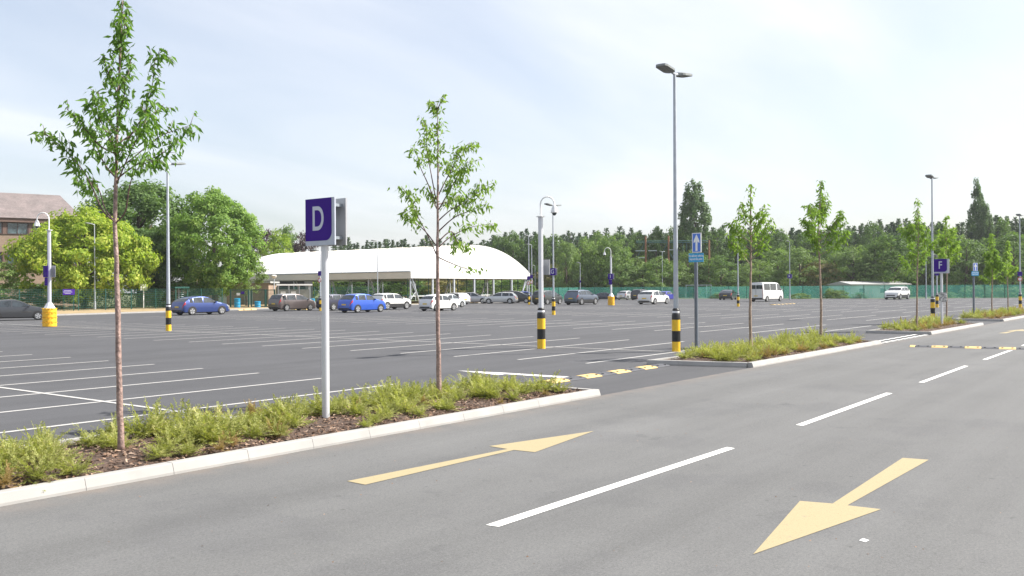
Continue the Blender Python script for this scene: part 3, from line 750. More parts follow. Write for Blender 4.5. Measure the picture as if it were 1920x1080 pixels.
one_way(1306, 659, 'blue one way arrow sign with a pale blue text plate beside the tallest lamp post', rad(4), 437, 475, 491.5, .285)
one_way(1826, 599.3, 'far one way arrow sign at the start of the farthest island', rad(52), 493, 509, 517, .30)

# rubber humps
def hump(a, b, label, seq, hw=.21, tip=1.0):
    a = Vector(a); b = Vector(b); d = b - a; L = d.length; rz = math.atan2(d.y, d.x)
    t = thing('speed_hump', (a + b) / 2, label, 'speed hump', 'yellow and black rubber speed humps', rz)
    ws = [1.0] * len(seq); ws[0] = tip; tot = sum(ws); x = -L / 2
    for i, cch in enumerate(seq):
        m = MB(); x0 = x + .008; x += L * ws[i] / tot; x1 = x - .008; k2 = hw / .20; kz = .95
        prof = [(-.20, .006), (-.16, .030), (-.09, .048), (-.03, .055), (.03, .055), (.09, .048), (.16, .030), (.20, .006)]
        nb = 3; vs = []
        for q in range(nb + 1):
            e = 1.0 if 0 < q < nb else .86
            if i == 0 and tip < 1 and q == 0: e = .3
            xx = x0 + (x1 - x0) * (0, .06, .94, 1)[q]
            vs += [(xx, y * k2 * (.7 + .3 * e if i == 0 and tip < 1 else 1), z * kz * e) for y, z in prof]
        k = len(prof)
        m.add(vs, [(q * k + j, q * k + j + 1, q * k + k + j + 1, q * k + k + j) for q in range(nb) for j in range(k - 1)] + [tuple(range(k)), tuple(range((nb + 1) * k - 1, nb * k - 1, -1))])
        o = m.build('yellow_segment' if cch == 'y' else 'black_segment', M['rubber_yellow'] if cch == 'y' else M['rubber'], t)
        if ws[i] < .6: continue
        m = MB()
        for fx in (.2, .8):
            for y in (-.11, .11): m.cyl((x0 + (x1 - x0) * fx, y * k2), .032, .03, .050 if y < 0 else .047, 8)
        m.build('bolt', M['black'], o)
    return t
hump(P(1022, 718.5), P(1243, 685.5), 'rubber hump of yellow and black pieces between the two nearest islands', 'ykykykyk'[:8])
hump(P(1706, 650), P(2078, 658.8), 'yellow and black rubber hump lying across the road', 'ykykykykykyk', .24, .35)
hump(P(1447, 571.8), P(1487, 569.4), 'small far rubber hump of yellow and black pieces beside the white minibus', 'ykykykykyky', .3)
# ------------------------------------------------------------------ vehicles
PROF = {
 'hatch': ([(0, .40), (.006, .50), (.02, .60), (.045, .69), (.115, .845), (.17, .915), (.25, .97), (.38, 1.0), (.47, .99), (.55, .935), (.70, .70), (.74, .665), (.87, .60), (.945, .525), (.98, .45), (1, .34)], [(.135, .205), (.22, .405), (.425, .68)], (.052, .15), (.56, .695), .655),
 'suv': ([(0, .42), (.006, .53), (.02, .62), (.035, .68), (.105, .93), (.16, .98), (.4, 1), (.54, .975), (.60, .925), (.72, .705), (.75, .69), (.89, .635), (.955, .56), (.985, .50), (1, .38)], [(.10, .17), (.19, .41), (.43, .69)], (.042, .10), (.61, .715), .68),
 'mpv': ([(0, .40), (.006, .52), (.018, .61), (.03, .67), (.085, .93), (.14, .98), (.42, 1), (.55, .975), (.63, .915), (.80, .675), (.83, .65), (.92, .58), (.965, .50), (.988, .44), (1, .34)], [(.09, .19), (.205, .43), (.45, .75)], (.036, .082), (.64, .79), .655),
 'retro': ([(0, .40), (.006, .50), (.02, .58), (.05, .665), (.15, .93), (.21, .98), (.42, 1), (.53, .965), (.585, .91), (.68, .71), (.71, .69), (.88, .61), (.955, .52), (.985, .45), (1, .36)], [(.14, .21), (.225, .41), (.43, .66)], (.06, .145), (.59, .675), .675),
 'coupe': ([(0, .42), (.006, .54), (.02, .62), (.05, .68), (.19, .87), (.32, .975), (.44, 1), (.54, .975), (.62, .89), (.76, .67), (.785, .65), (.90, .575), (.955, .50), (.985, .44), (1, .34)], [(.21, .30), (.315, .46), (.48, .72)], (.065, .185), (.63, .755), .67),
 'estate': ([(0, .40), (.006, .52), (.018, .61), (.035, .68), (.10, .92), (.15, .97), (.42, 1), (.53, .975), (.60, .905), (.735, .67), (.76, .65), (.89, .585), (.955, .51), (.985, .45), (1, .34)], [(.09, .20), (.215, .41), (.43, .70)], (.042, .095), (.61, .73), .665),
 'van': ([(0, .22), (.003, .45), (.006, .60), (.012, .93), (.028, .985), (.3, 1), (.66, 1), (.735, .965), (.785, .885), (.885, .60), (.905, .565), (.955, .50), (.98, .44), (.992, .36), (1, .24)], [(.06, .33), (.345, .62), (.66, .86)], (.0065, .0117), (.79, .875), .60),
}
def interp(prof, t):
    for (a, b), (c, d) in zip(prof, prof[1:]):
        if a <= t <= c: return b + (d - b) * ((t - a) / (c - a) if c > a else 0)
    return prof[-1][1]
CAR_NO = [0]
def car(u, v, label, kind, col, dims, heading, hpx=None, metal=.35, rimm='alloy', cat='car', group='cars parked in the car park', name='parked_car', rough=.32, trim=False, white_face=None):
    L, W, Hh = dims
    p = P(u, v); away = (p - CAM); away.z = 0; away.normalize(); p = p + away * (W * .42); p.z = .004
    sc = 1.0
    if hpx: sc = max(.88, min(1.15, hpx / (Hh * pxm(p))))
    t = thing(name, p, label, cat, group, rad(heading)); t.scale = (sc, sc, sc)
    CAR_NO[0] += 1
    pm = mat('car_paint', col, rough, metal, var=.03, scale=2, coat=.7)
    prof, wins, rw, ws, belt = PROF[kind]
    # --- body grid
    ts = set(a for a, _ in prof)
    for a, b in wins: ts |= {a, b}
    ts |= set(rw) | set(ws) | {i / 24 for i in range(25)}
    ts = sorted(ts); tt = [ts[0]]
    for x in ts[1:]:
        if x - tt[-1] > .0022: tt.append(x)
    zb = .17 if kind != 'van' else .25
    def ring(tv):
        zt = interp(prof, tv) * Hh; bz = (belt - .025 * tv) * Hh
        e = 1.0
        if tv < .05: e = 1 - .13 * (1 - tv / .05) ** 2
        if tv > .86: e = 1 - .20 * ((tv - .86) / .14) ** 2.4
        if kind == 'van' and tv < .05: e = 1 - .04 * (1 - tv / .05) ** 2
        hw = W / 2 * e; lowz = zb + (.10 * (1 - tv / .04) if tv < .04 else 0) + (.06 * (tv - .95) / .05 if tv > .95 else 0)
        ch = max(0.0, zt - bz)
        zs = min(bz, zt - .02)
        q = [(0, lowz), (.80 * hw, lowz), (.965 * hw, lowz + .07), (1.0 * hw, lowz + (zs - lowz) * .45), (.985 * hw, lowz + (zs - lowz) * .82), (.955 * hw, zs)]
        k = ch / (Hh * (1 - belt) + 1e-6); tum = .13 if kind != 'van' else .06
        w6 = hw * (.945 - tum * k)
        q += [(w6, zs + max(ch * .83, .006)), (w6 * .95 - .02 * k, zs + max(ch * .95, .012)), (w6 * .62, zs + max(ch * .995, .018)), (0, max(zt, zs) + .02)]
        return q
    rings = [ring(x) for x in tt]; X = [(x - .5) * L for x in tt]; m_ = 10
    b = MB(); vs = []
    for x, q in zip(X, rings):
        for y, z in q: vs.append((x, y, z))
        for y, z in q[1:-1]: vs.append((x, -y, z))
    full = 18
    def vid(i, j, sg):
        if sg > 0 or j in (0, 9): return i * full + j
        return i * full + 9 + j
    fs = []
    for i in range(len(tt) - 1):
        for j in range(9):
            fs.append((vid(i, j, 1), vid(i + 1, j, 1), vid(i + 1, j + 1, 1), vid(i, j + 1, 1)))
            fs.append((vid(i, j, -1), vid(i, j + 1, -1), vid(i + 1, j + 1, -1), vid(i + 1, j, -1)))
    for i in (0, len(tt) - 1):
        f = [vid(i, j, 1) for j in range(10)] + [vid(i, j, -1) for j in range(8, 0, -1)]
        fs.append(tuple(f) if i == 0 else tuple(reversed(f)))
    b.add(vs, fs); body = b.build('body', pm, t, smooth=True)
    V = [Vector(q) for q in vs]
    def patch(nm, m, faces, off, parent=t, shrink=0.0):
        mb = MB()
        for f in faces:
            q = [V[k] for k in f]; n = (q[2] - q[0]).cross(q[3] - q[1])
            if n.length < 1e-8: continue
            n.normalize(); c = sum(q, Vector()) / len(q)
            if n.dot(c - Vector((c.x * .6, 0, Hh * .35))) < 0: n = -n
            mb.add([k + n * off + (c - k) * shrink for k in q], [(0, 1, 2, 3)])
        if mb.v: return mb.build(nm, m, parent, smooth=True)
    idx = [i for i in range(len(tt) - 1)]
    def rng(a, b_): return [i for i in idx if tt[i] >= a - 1e-4 and tt[i + 1] <= b_ + 1e-4]
    def quad(i, j, sg): return (vid(i, j, sg), vid(i + 1, j, sg), vid(i + 1, j + 1, sg), vid(i, j + 1, sg))
    for sg in (1, -1):
        for (a, c) in wins:
            patch('side_window', M['carglass'], [quad(i, 5, sg) for i in rng(a, c)], .006)
        patch('headlight', M['head_lens'], [quad(i, 4, sg) for i in rng(.90, .99)] + [quad(i, 3, sg) for i in rng(.955, .99)], .007)
        patch('tail_light', M['red_lens'], [quad(i, j, sg) for i in rng(.0, .065 if kind != 'van' else .013) for j in (4, 5)], .007)
        patch('sill_trim', M['trim'], [quad(i, j, sg) for i in idx for j in ((1, 2) if trim else (1,))], .006)
    patch('windscreen', M['carglass'], [quad(i, j, sg) for sg in (1, -1) for i in rng(*ws) for j in (7, 8)], .006)
    if kind == 'van':
        mb = MB()
        for y in (-.47, .47):
            mb.box((-L / 2 - .004 + .022, y, Hh * .755), (.03, .80, Hh * .20))
        mb.build('rear_window', M['carglass'], t)
        mb = MB(); mb.box((-L / 2 + .02, 0, .38), (.14, W * .94, .2)); mb.build('rear_bumper', M['trim'], t)
        mb = MB(); mb.box((-L / 2 + .006, 0, Hh * .52), (.02, .02, Hh * .66)); mb.build('door_seam', M['trim'], t)
    else:
        patch('rear_window', M['carglass'], [quad(i, j, sg) for sg in (1, -1) for i in rng(*rw) for j in (7, 8)], .008)
        mb = MB(); mb.box((-L / 2 + .02, 0, zb + .17), (.10, W * .70, .12)); mb.build('rear_bumper', M['trim'], t)
    mb = MB(); mb.box((-L / 2 - .006 + (.0 if kind != 'van' else .0), 0, Hh * (.43 if kind != 'van' else .30)), (.02, .50, .11)); mb.build('number_plate', M['plate_y'], t)
    mb = MB(); mb.box((L / 2 + .02, 0, zb + .20), (.05, .50, .10)); mb.build('number_plate', M['plate_w'], t)
    mb = MB(); mb.box((L / 2 - .03, 0, Hh * .325), (.11, W * .56, .13)); mb.box((L / 2 - .05, 0, zb + .10), (.12, W * .66, .13)); mb.build('grille', M['trim'], t)
    for sg in (1, -1):
        mb = MB(); mx = (ws[1] - .035 - .5) * L
        mb.lathe([(0.001, -.08), (.05, -.07), (.07, 0), (.05, .07), (.001, .08)], 10, (0, 0, 0), 'Y')
        o = mb.build('wing_mirror', pm, t, True); o.location = (mx, sg * (W / 2 + .06), (belt + .02) * Hh); o.scale = (.8, 1.25, .95)
    # wheels
    wr = {'suv': .36, 'van': .34}.get(kind, .325)
    for wx in (.185, .805):
        for sg in (1, -1):
            x = (wx - .5) * L; y = sg * (W / 2 - .095)
            mb = MB(); n = 20; pts = [(x + (wr + .055) * math.cos(PI * k / n - .12 + .24 * k / n), sg * (W / 2 - .12), wr + (wr + .055) * math.sin(PI * k / n - .12 + .24 * k / n)) for k in range(n + 1)]
            mb.prism(pts if sg < 0 else pts[::-1], (0, sg * .128, 0)); mb.build('wheel_arch', M['trim'], t)
            mb = MB(); w2 = .115
            mb.lathe([(.001, -w2), (wr * .6, -w2), (wr * .92, -w2), (wr, -w2 * .7), (wr, w2 * .7), (wr * .92, w2), (wr * .66, w2), (wr * .62, w2 * .75), (.001, w2 * .75)], 24, axis='Y')
            o = mb.build('wheel', M['tyre'], t, True); o.location = (x, y, wr); o.rotation_euler = (0, 0, 0 if sg > 0 else PI)
            mb = MB(); yy = w2 * .86
            mb.lathe([(wr * .58, yy + .008), (wr * .70, yy + .010), (wr * .71, yy - .02)], 22, axis='Y')
            for k in range(5):
                a = 2 * PI * k / 5 + .3; c = Vector((math.cos(a), 0, math.sin(a))); s = Vector((-math.sin(a), 0, math.cos(a)))
                e0, e1 = wr * .06, wr * .62; q = [c * e0 + s * .06, c * e1 + s * .045, c * e1 - s * .045, c * e0 - s * .06]
                mb.prism([k_ + Vector((0, yy - .01, 0)) for k_ in q], (0, .018, 0))
            mb.build('rim', M[rimm], o)
    return t
SIL = (.52, .53, .54); DK = (.03, .032, .036); WH = (.62, .62, .61)
car(32, 601, 'dark grey hatchback cut off by the left edge', 'hatch', (.065, .068, .075), (4.45, 1.77, 1.55), -22, 39, .5)
car(377, 590.5, 'mid blue hatchback with glinting side window beside the striped lamp post base', 'hatch', (.028, .055, .20), (4.34, 1.84, 1.50), 0, 35, .45)
car(549, 583, 'brown people carrier left of the D sign pole', 'mpv', (.125, .103, .10), (4.56, 1.85, 1.64), 0, 32, .5)
car(634, 582, 'dark navy car half hidden behind the bright blue car', 'suv', (.025, .026, .05), (4.4, 1.82, 1.62), 0, 30, .4)
car(680, 586, 'bright blue rounded retro hatchback', 'retro', (.018, .085, .46), (4.29, 1.75, 1.60), 0, 35, .25)
car(733, 580.5, 'white crossover with dark roof behind the bright blue car', 'suv', WH, (4.2, 1.78, 1.57), 0, 30.5, 0, trim=True)
car(823, 583, 'small white hatchback behind the trunk of the second young tree', 'hatch', WH, (3.75, 1.64, 1.50), 0, 31, 0)
car(843, 576.5, 'pale blue white hatchback just beyond the small white hatchback', 'hatch', (.66, .72, .76), (3.9, 1.68, 1.48), 0, 25, .1)
car(852, 571, 'white estate car under the canopy edge, its tail facing out', 'estate', WH, (4.5, 1.8, 1.5), 80, 22, 0)
car(890, 569, 'silver grey hatchback under the canopy, nose to the right', 'hatch', (.38, .39, .42), (4.0, 1.76, 1.45), -62, 21, .6)
car(938, 569.5, 'silver estate car under the canopy, nose to the left', 'estate', SIL, (4.4, 1.8, 1.47), 118, 21.5, .6)
car(968, 568.5, 'black people carrier behind the silver estate car', 'mpv', DK, (4.7, 1.85, 1.65), -60, 23, .3)
car(988, 567.5, 'royal blue crossover by the two lamp posts at the canopy end', 'suv', (.03, .06, .35), (4.2, 1.78, 1.6), -60, 21, .4)
car(1027, 571, 'dark green small car behind the nearest security camera pole', 'mpv', (.028, .036, .036), (3.9, 1.7, 1.58), 0, 26.5, .3)
car(1033, 559, 'far white car in the row left of the netting fence', 'hatch', WH, (4.2, 1.75, 1.5), 100, 15, 0)
car(1049, 558.5, 'far silver car in the row left of the netting fence', 'hatch', SIL, (4.2, 1.75, 1.5), 100, 15.5, .5)
car(1064, 558.5, 'far black car in the row left of the netting fence', 'hatch', DK, (4.3, 1.78, 1.5), 100, 16, .3)
car(1091, 571.5, 'blue grey sports utility vehicle right of the G sign', 'suv', (.10, .125, .17), (4.48, 1.85, 1.64), 0, 28, .5, trim=True)
car(1136, 563, 'dark low coupe left of the far yellow drum base', 'coupe', (.05, .05, .07), (4.5, 1.8, 1.35), -62, 14.5, .5)
car(1176, 562, 'silver hatchback just right of the far yellow drum base', 'hatch', SIL, (4.0, 1.72, 1.5), 0, 17, .5)
car(1203, 562.5, 'black off road car between the silver and the white hatchback', 'suv', DK, (4.4, 1.85, 1.75), 0, 20, .2)
car(1222, 562, 'white car of which only the roof shows behind the white hatchback', 'hatch', WH, (4.2, 1.75, 1.55), 0, 17, 0)
car(1226, 570.5, 'white hatchback with two red tail lamps left of the tallest lamp post', 'hatch', WH, (4.25, 1.79, 1.48), 0, 26, 0)
car(1250, 563, 'violet blue hatchback behind the white hatchback', 'hatch', (.05, .05, .38), (4.2, 1.78, 1.5), 0, 17, .4)
car(1365, 562.2, 'black coupe before the netting fence, left of the white minibus', 'coupe', (.022, .023, .027), (4.6, 1.8, 1.42), 14, 19, .3)
car(1438, 565.5, 'white high roof minibus with side windows', 'van', WH, (5.6, 1.98, 2.40), -6, 36, 0, cat='minibus', name='minibus', group='vans and buses')
car(1682, 561.5, 'white sports utility vehicle facing us before the netting fence', 'suv', WH, (4.48, 1.85, 1.64), 175, 24, 0, trim=True)
car(878, 557, 'white van parked beyond the canopy', 'van', WH, (5.6, 2.0, 2.5), 110, None, 0, cat='van', name='parked_van', group='vans and buses')
car(1018, 556, 'far white van half behind the nearest security camera pole', 'van', WH, (5.2, 1.95, 2.5), 100, None, 0, cat='van', name='parked_van', group='vans and buses')

# ------------------------------------------------------------------ canopy
c0 = G(770, 110); WX, WY = 24.4, 37.0
t = thing('sports_canopy', c0, 'large white arched fabric canopy on raking steel legs', 'canopy')
ze = Zat(508.6, 770, 110); zv = Zat(521.5, 770, 110); zp = Zat(459.5, 895, 119.7)
def arch(s): return ze + (zp - ze) * (1 - abs(2 * s - 1) ** 2.15)
b = MB(); ns, nb = 36, 48; vs = []; fs = []
for j in range(nb + 1):
    y = WY * j / nb; sag = .26 * abs(math.sin(PI * 8 * j / nb)) ** .8
    for i in range(ns + 1):
        s_ = i / ns; s2 = .5 - .5 * math.cos(PI * s_) * 1.0; s_ = .5 * (s_ + s2)
        vs.append((WX * s_, y, arch(s_) - sag * math.sin(PI * s_) ** .5))
for j in range(nb):
    for i in range(ns): a = j * (ns + 1) + i; fs.append((a, a + 1, a + ns + 2, a + ns + 1))
b.add(vs, fs); b.build('roof_membrane', M['membrane'], t, True)
for j in range(1, 9):
    y = WY * j / 9; b = MB(); b.tube([(WX * i / 24, y, arch(i / 24) + .012) for i in range(25)], .045, 5); b.build('roof_seam', M['membrane_in'], t, True)
for y, nm in ((-.05, 'gable_membrane'), (WY + .05, 'gable_membrane')):
    b = MB(); q = [(WX * i / ns, y, arch(i / ns)) for i in range(ns + 1)]
    for i in range(ns): b.add([(q[i][0], y, zv), (q[i + 1][0], y, zv), q[i + 1], q[i]], [(0, 1, 2, 3)])
    b.build(nm, M['membrane'], t)
for x in (-.04, WX + .04):
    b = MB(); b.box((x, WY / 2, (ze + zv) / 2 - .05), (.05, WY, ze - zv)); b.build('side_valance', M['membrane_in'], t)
    b = MB(); b.tube([(x, 0, ze - .02), (x, WY, ze - .02)], [.09, .09], 10); b.build('eave_tube', M['galv'], t, True)
for k in range(6):
    y = .3 + (WY - .6) * k / 5
    for x, sg in ((.25, 1), (WX - .25, -1)):
        b = MB(); b.tube([(x, y, 0), (x, y, zv + .4)], [.10, .10], 8); b.tube([(x + sg * 1.7, y, 0), (x + sg * .1, y, zv + .5)], [.10, .10], 8)
        b.tube([(x, y, zv - .2), (x + sg * .9, y, 1.6)], [.05, .05], 6); b.tube([(x, y, .6), (x + sg * .95, y, 1.6)], [.05, .05], 6)
        b.build('steel_leg', M['galv'], t)
for k in range(1, 6):
    b = MB(); b.box((WX * k / 6, .15, zv / 2 + .2), (.22, .22, zv + .4)); b.build('steel_leg', M['galv'], t)
for k in range(6):
    y = .3 + (WY - .6) * k / 5; b = MB()
    b.tube([(WX * i / 20, y, arch(i / 20) - .18) for i in range(21)], .07, 6); b.build('steel_arch', M['galv'], t, True)
# ball court fence under the canopy
def mesh_fence(pts, h, label, name='mesh_fence', post_every=2.6, wires=True, loc0=None, dark=True):
    o = Vector(pts[0]); t = thing(name, o, label, 'fence', 'green mesh fences')
    w = MB()
    for a, b_ in zip(pts, pts[1:]):
        a = Vector(a) - o; b_ = Vector(b_) - o; d = b_ - a; L = d.length; n = max(1, round(L / post_every)); rz = math.atan2(d.y, d.x); u = d.normalized()
        for i in range(n + 1):
            if i == n and b_ != Vector(pts[-1]) - o: continue
            p = a + d * (i / n); m = MB(); m.box((0, 0, h / 2), (.07, .07, h + .05), rz); q = m.build('fence_post', M['green_steel'], t); q.location = p
        nh = int(h / .2)
        for i in range(nh + 1):
            c = (a + b_) / 2; w.box((c.x, c.y, .08 + i * (h - .1) / nh), (L, .02, .022), rz)
        nv = int(L / .16)
        for i in range(nv): c = a + u * (L * (i + .5) / nv); w.box((c.x, c.y, h / 2), (.014, .012, h - .1), rz)
    w.build('wire_panels', M['green_steel'], t)
    return t
mesh_fence([(8, 81.5, .12), (47, 82, .12), (57.5, 82.5, .12)], 1.95, 'green mesh fence along the dry verge left of the gate')
mesh_fence([(64.5, 82.5, .12), (79.2, 80.5, .12)], 2.1, 'green mesh fence between the gates and the canopy corner')
t = thing('court_fence', (c0.x, c0.y + 1.0, 0), 'tall green posts and rails of the ball court under the canopy', 'fence', 'green mesh fences')
for i in range(13):
    m = MB(); m.box((0, 0, 1.7), (.08, .08, 3.4)); q = m.build('fence_post', M['green_steel'], t); q.location = (WX * (i + .5) / 13, .4, 0)
m = MB()
for z in (.1, 1.15, 2.3, 3.35): m.box((WX / 2, .4, z), (WX, .04, .05))
m.build('fence_rail', M['green_steel'], t)
m = MB(); m.box((WX / 2, -.6, 1.05), (WX * .96, .06, .08)); m.build('white_rail', M['white'], t)

# right hand fence with green netting
npts = [Vector(q) for q in ((134, 96, 0), (129, 84.5, 0), (141, 69, 0), (143.6, 51.2, 0), (148.5, 36.8, 0), (157, 21.8, 0), (171, 4, 0))]
t = thing('netting_fence', npts[1], 'long fence hung with green debris netting along the far side', 'fence')
for si, (a, b_) in enumerate(zip(npts, npts[1:])):
    d = b_ - a; L = d.length; rz = math.atan2(d.y, d.x); n = round(L / 3.0); nrm = Vector((d.y, -d.x, 0)).normalized()
    for i in range(n):
        p = a + d * (i / n) - npts[1]; m = MB(); m.box((0, 0, 1.05), (.08, .08, 2.12), rz); q = m.build('fence_post', M['green_steel'], t); q.location = p
    m = MB(); k = int(L / .5); vs = []; fs = []
    for i in range(k + 1):
        for j in range(5):
            f = i / k; sag = .05 * math.sin(f * n * PI) ** 2
            p = a + d * f - npts[1] + nrm * (-.06 + .05 * math.sin(i * 1.7 + j) - .04 * j % .05); vs.append((p.x, p.y, .03 + (2.02 - sag) * j / 4))
    for i in range(k):
        for j in range(4): fs.append((i * 5 + j, (i + 1) * 5 + j, (i + 1) * 5 + j + 1, i * 5 + j + 1))
    m.add(vs, fs); m.build('netting', M['net'], t, True)

# gates, turnstile, bins, shelter
def gate(px0, px1, d, top_v, label):
    a = G(px0, d); b_ = G(px1, d); t = thing('fence_gate', (a + b_) / 2, label, 'gate', 'green steel gates', math.atan2((b_ - a).y, (b_ - a).x)); w = (b_ - a).length; h = Zat(top_v, (px0 + px1) / 2, d)
    m = MB()
    for x in (-w / 2, w / 2): m.box((x, 0, h / 2), (.12, .12, h))
    for z in (.15, h - .06): m.box((0, 0, z), (w - .13, .07, .08))
    m.build('gate_frame', M['green_steel'], t)
    m = MB()
    for i in range(12): m.box((0, 0, .25 + i * (h - .4) / 11), (w - .14, .02, .025))
    for i in range(int(w / .12)): m.box((-w / 2 + .1 + i * .12, .022, h / 2), (.015, .015, h - .3))
    m.build('mesh_panel', M['green_steel'], t); return t, h
t, h = gate(432, 466, 94, 542.5, 'tall green gate panel with white and purple notices, by the blue bins')
o = plate(t, 'notice', .36, .26, (-.1, -.08, h - .5), -PI / 2 + PI, M['paper']); o.rotation_euler = (0, 0, PI / 2)
o = plate(t, 'notice', .36, .28, (.35, -.08, h - .36), PI / 2, M['purple'])
gate(471, 497, 95, 542.5, 'middle green gate panel behind the second blue bin')
gate(499, 515, 95.5, 542.5, 'narrow green gate panel left of the shelter')
p = G(335, 91); t = thing('turnstile', p, 'green turnstile cage with a roof left of the tall gates', 'turnstile', None, rad(0)); h = Zat(540, 335, 91); m = MB()
for x in (-.65, .65):
    for y in (-.5, .5): m.box((x, y, h / 2), (.09, .09, h))
m.build('cage_post', M['green_steel'], t)
m = MB(); m.box((0, 0, h + .05), (1.6, 1.3, .16)); m.build('cage_roof', M['green_steel'], t)
m = MB(); m.cyl((0, 0), .05, 0, h, 8)
for z in [.3 + .2 * i for i in range(9)]:
    for a in (0, 2.1, 4.2): m.tube([(0, 0, z), (.55 * math.cos(a), .55 * math.sin(a), z)], .02, 5)
m.build('rotor', M['galv_dark'], t)
def bin_(u, v, hh, label):
    p = P(u, v); p.z = 0; p += (p - CAM).normalized() * .3; p.z = .02
    t = thing('litter_bin', p, label, 'bin', 'blue bins by the gates'); m = MB()
    m.lathe([(.001, 0), (.27, 0), (.31, .06), (.31, hh * .3), (.295, hh * .33), (.31, hh * .36), (.31, hh * .64), (.295, hh * .67), (.31, hh * .70), (.30, hh)], 20); m.build('drum', M['bin_blue'], t, True)
    m = MB(); m.lathe([(.30, hh - .02), (.325, hh), (.325, hh + .04), (.25, hh + .07), (.001, hh + .08)], 20); m.build('lid', M['bin_blue'], t, True)
bin_(445, 579, .98, 'tall blue bin in front of the green gate'); bin_(483, 578.5, .66, 'short blue bin in front of the middle gate'); bin_(585, 576.5, .85, 'blue bin by the shelter, behind the brown people carrier')
p = P(462, 581.5); t = thing('kerb_ramp', (p.x, p.y, 0), 'yellow rubber kerb ramp on the verge edge between the blue bins', 'kerb ramp', None, rad(6)); m = MB()
m.prism([(-1.1, -.2, .0), (1.1, -.2, .0), (.85, .12, .0), (-.85, .12, .0)], (0, .1, .12)); m.build('ramp_block', M['rubber_yellow'], t)
for x in (-.45, .45):
    m = MB(); m.box((x, -.14, .07), (.12, .08, .08)); m.build('reflector', M['black'], t)
for i, (u, v) in enumerate(((531, 583), (551, 583), (571, 583))):
    p = P(u, v - 2.2); m = MB()
    m.prism([(-.35, -.1, 0), (.35, -.1, 0), (.35, .1, 0), (-.35, .1, 0)], (0, 0, .1)); t = thing('wheel_stop', (p.x, p.y, .004), 'short yellow wheel stop in the shade under the brown people carrier', 'wheel stop', 'wheel stops under the brown people carrier', rad(90))
    m.build('rubber_block', M['rubber_yellow'], t)
    m = MB(); m.cyl((0, 0), .04, .1, .106, 8); m.build('bolt', M['black'], t)
p = G(551, 101); h = Zat(534, 551, 101); t = thing('waiting_shelter', p, 'small glazed shelter with a flat white roof behind the brown people carrier', 'shelter', None, rad(-35)); m = MB()
m.box((0, 0, h), (3.9, 1.7, .16)); m.build('shelter_roof', M['white'], t)
m = MB()
for x in (-1.7, -.55, .55, 1.7):
    for y in (-.65, .65): m.box((x, y, h / 2), (.08, .08, h - .1))
m.build('shelter_post', M['galv'], t)
for x in (-1.12, 0, 1.12):
    m = MB(); m.box((x, .65, 1.1), (1.05, .02, 1.7)); m.build('glass_panel', M['clear'], t)
    m = MB(); m.box((x, -.65, 1.1), (1.05, .02, 1.7)); m.build('glass_panel', M['clear'], t)
for x in (-1.2, -.1): plate(t, 'poster', .5, .75, (x, -.69, 1.35), PI / 2, M['paper'])
p = G(514, 99); t = thing('globe_lamp', p, 'short post with a rounded lamp under the left end of the canopy', 'lamp'); h = Zat(518, 514, 99); m = MB()
m.cyl((0, 0), .06, 0, h - .2, 10); m.build('pole', M['galv'], t)
m = MB(); m.lathe([(.08, h - .25), (.26, h - .1), (.30, h + .05), (.15, h + .15), (.001, h + .17)], 16); m.build('lamp_shade', M['membrane_in'], t, True)
p = P(269.5, 580); t = thing('notice_board', p, 'blank white notice on a single white post in front of the hedge', 'notice board', None, rad(-8)); h0, h1 = Zat(544.5, 269.5, dep(p)), Zat(532, 269.5, dep(p)); m = MB()
m.box((0, 0, h1 / 2), (.09, .07, h1)); m.build('post', M['white'], t)
m = MB(); m.box((0, -.06, (h0 + h1) / 2), (.72, .03, h1 - h0)); m.build('board', M['white'], t)
p = G(129, 81.6); t = thing('fence_board', p, 'purple board fixed on the green mesh fence under the lime green tree', 'sign', None, rad(-12)); z = Zat(547.5, 129, 81.6); m = MB()
m.box((0, 0, z), (1.0, .03, .52)); m.build('board', M['purple'], t)
m = MB()
for i, w in enumerate((.6, .75, .5)): m.box((-.1, -.02, z + .12 - i * .12), (w, .012, .035))
m.build('lettering_lines', M['letter'], t)
m = MB()
for x in (-.4, .4): m.box((x, .05, z / 2), (.05, .05, z)); 
m.build('post', M['green_steel'], t)

# ------------------------------------------------------------------ buildings
dx = (RT * .82 + FW * .57).normalized(); A = G(150, 114); rz = math.atan2(dx.y, dx.x)
t = thing('brick_building', A, 'brown brick office block with a tiled roof and window bands behind the lime green tree', 'building', None, rz)
zE = 10.8; LB = 48; DB = 14
m = MB(); m.box((-LB / 2, DB / 2, 2.6), (LB, DB, 5.2)); m.box((-LB / 2, DB / 2, 7.75), (LB, DB, 2.1)); m.build('wall', M['brick'], t)
m = MB(); m.box((-LB / 2, DB / 2 + .3, 5.95), (LB - .6, DB - .6, 1.5)); m.box((-LB / 2, DB / 2 + .3, 9.65), (LB - .6, DB - .6, 1.7)); m.build('inner_wall', M['fascia'], t)
m = MB(); m.box((-LB / 2, -.35, zE - .25), (LB + 1.2, .12, .5)); m.box((-LB / 2, -.1, zE - .48), (LB + .9, .5, .06)); m.build('fascia_board', M['fascia'], t)
m = MB(); o_ = .55; z1 = 14.5; yb = DB + o_; xr = -5.2
m.add([(-LB - o_, -o_, zE), (o_, -o_, zE), (o_, yb, zE), (-LB - o_, yb, zE), (-LB + 6, DB / 2, z1), (-1.2, DB / 2, z1)], [(0, 1, 5, 4), (1, 2, 5), (2, 3, 4, 5), (3, 0, 4)])
m.build('roof', M['tile'], t)
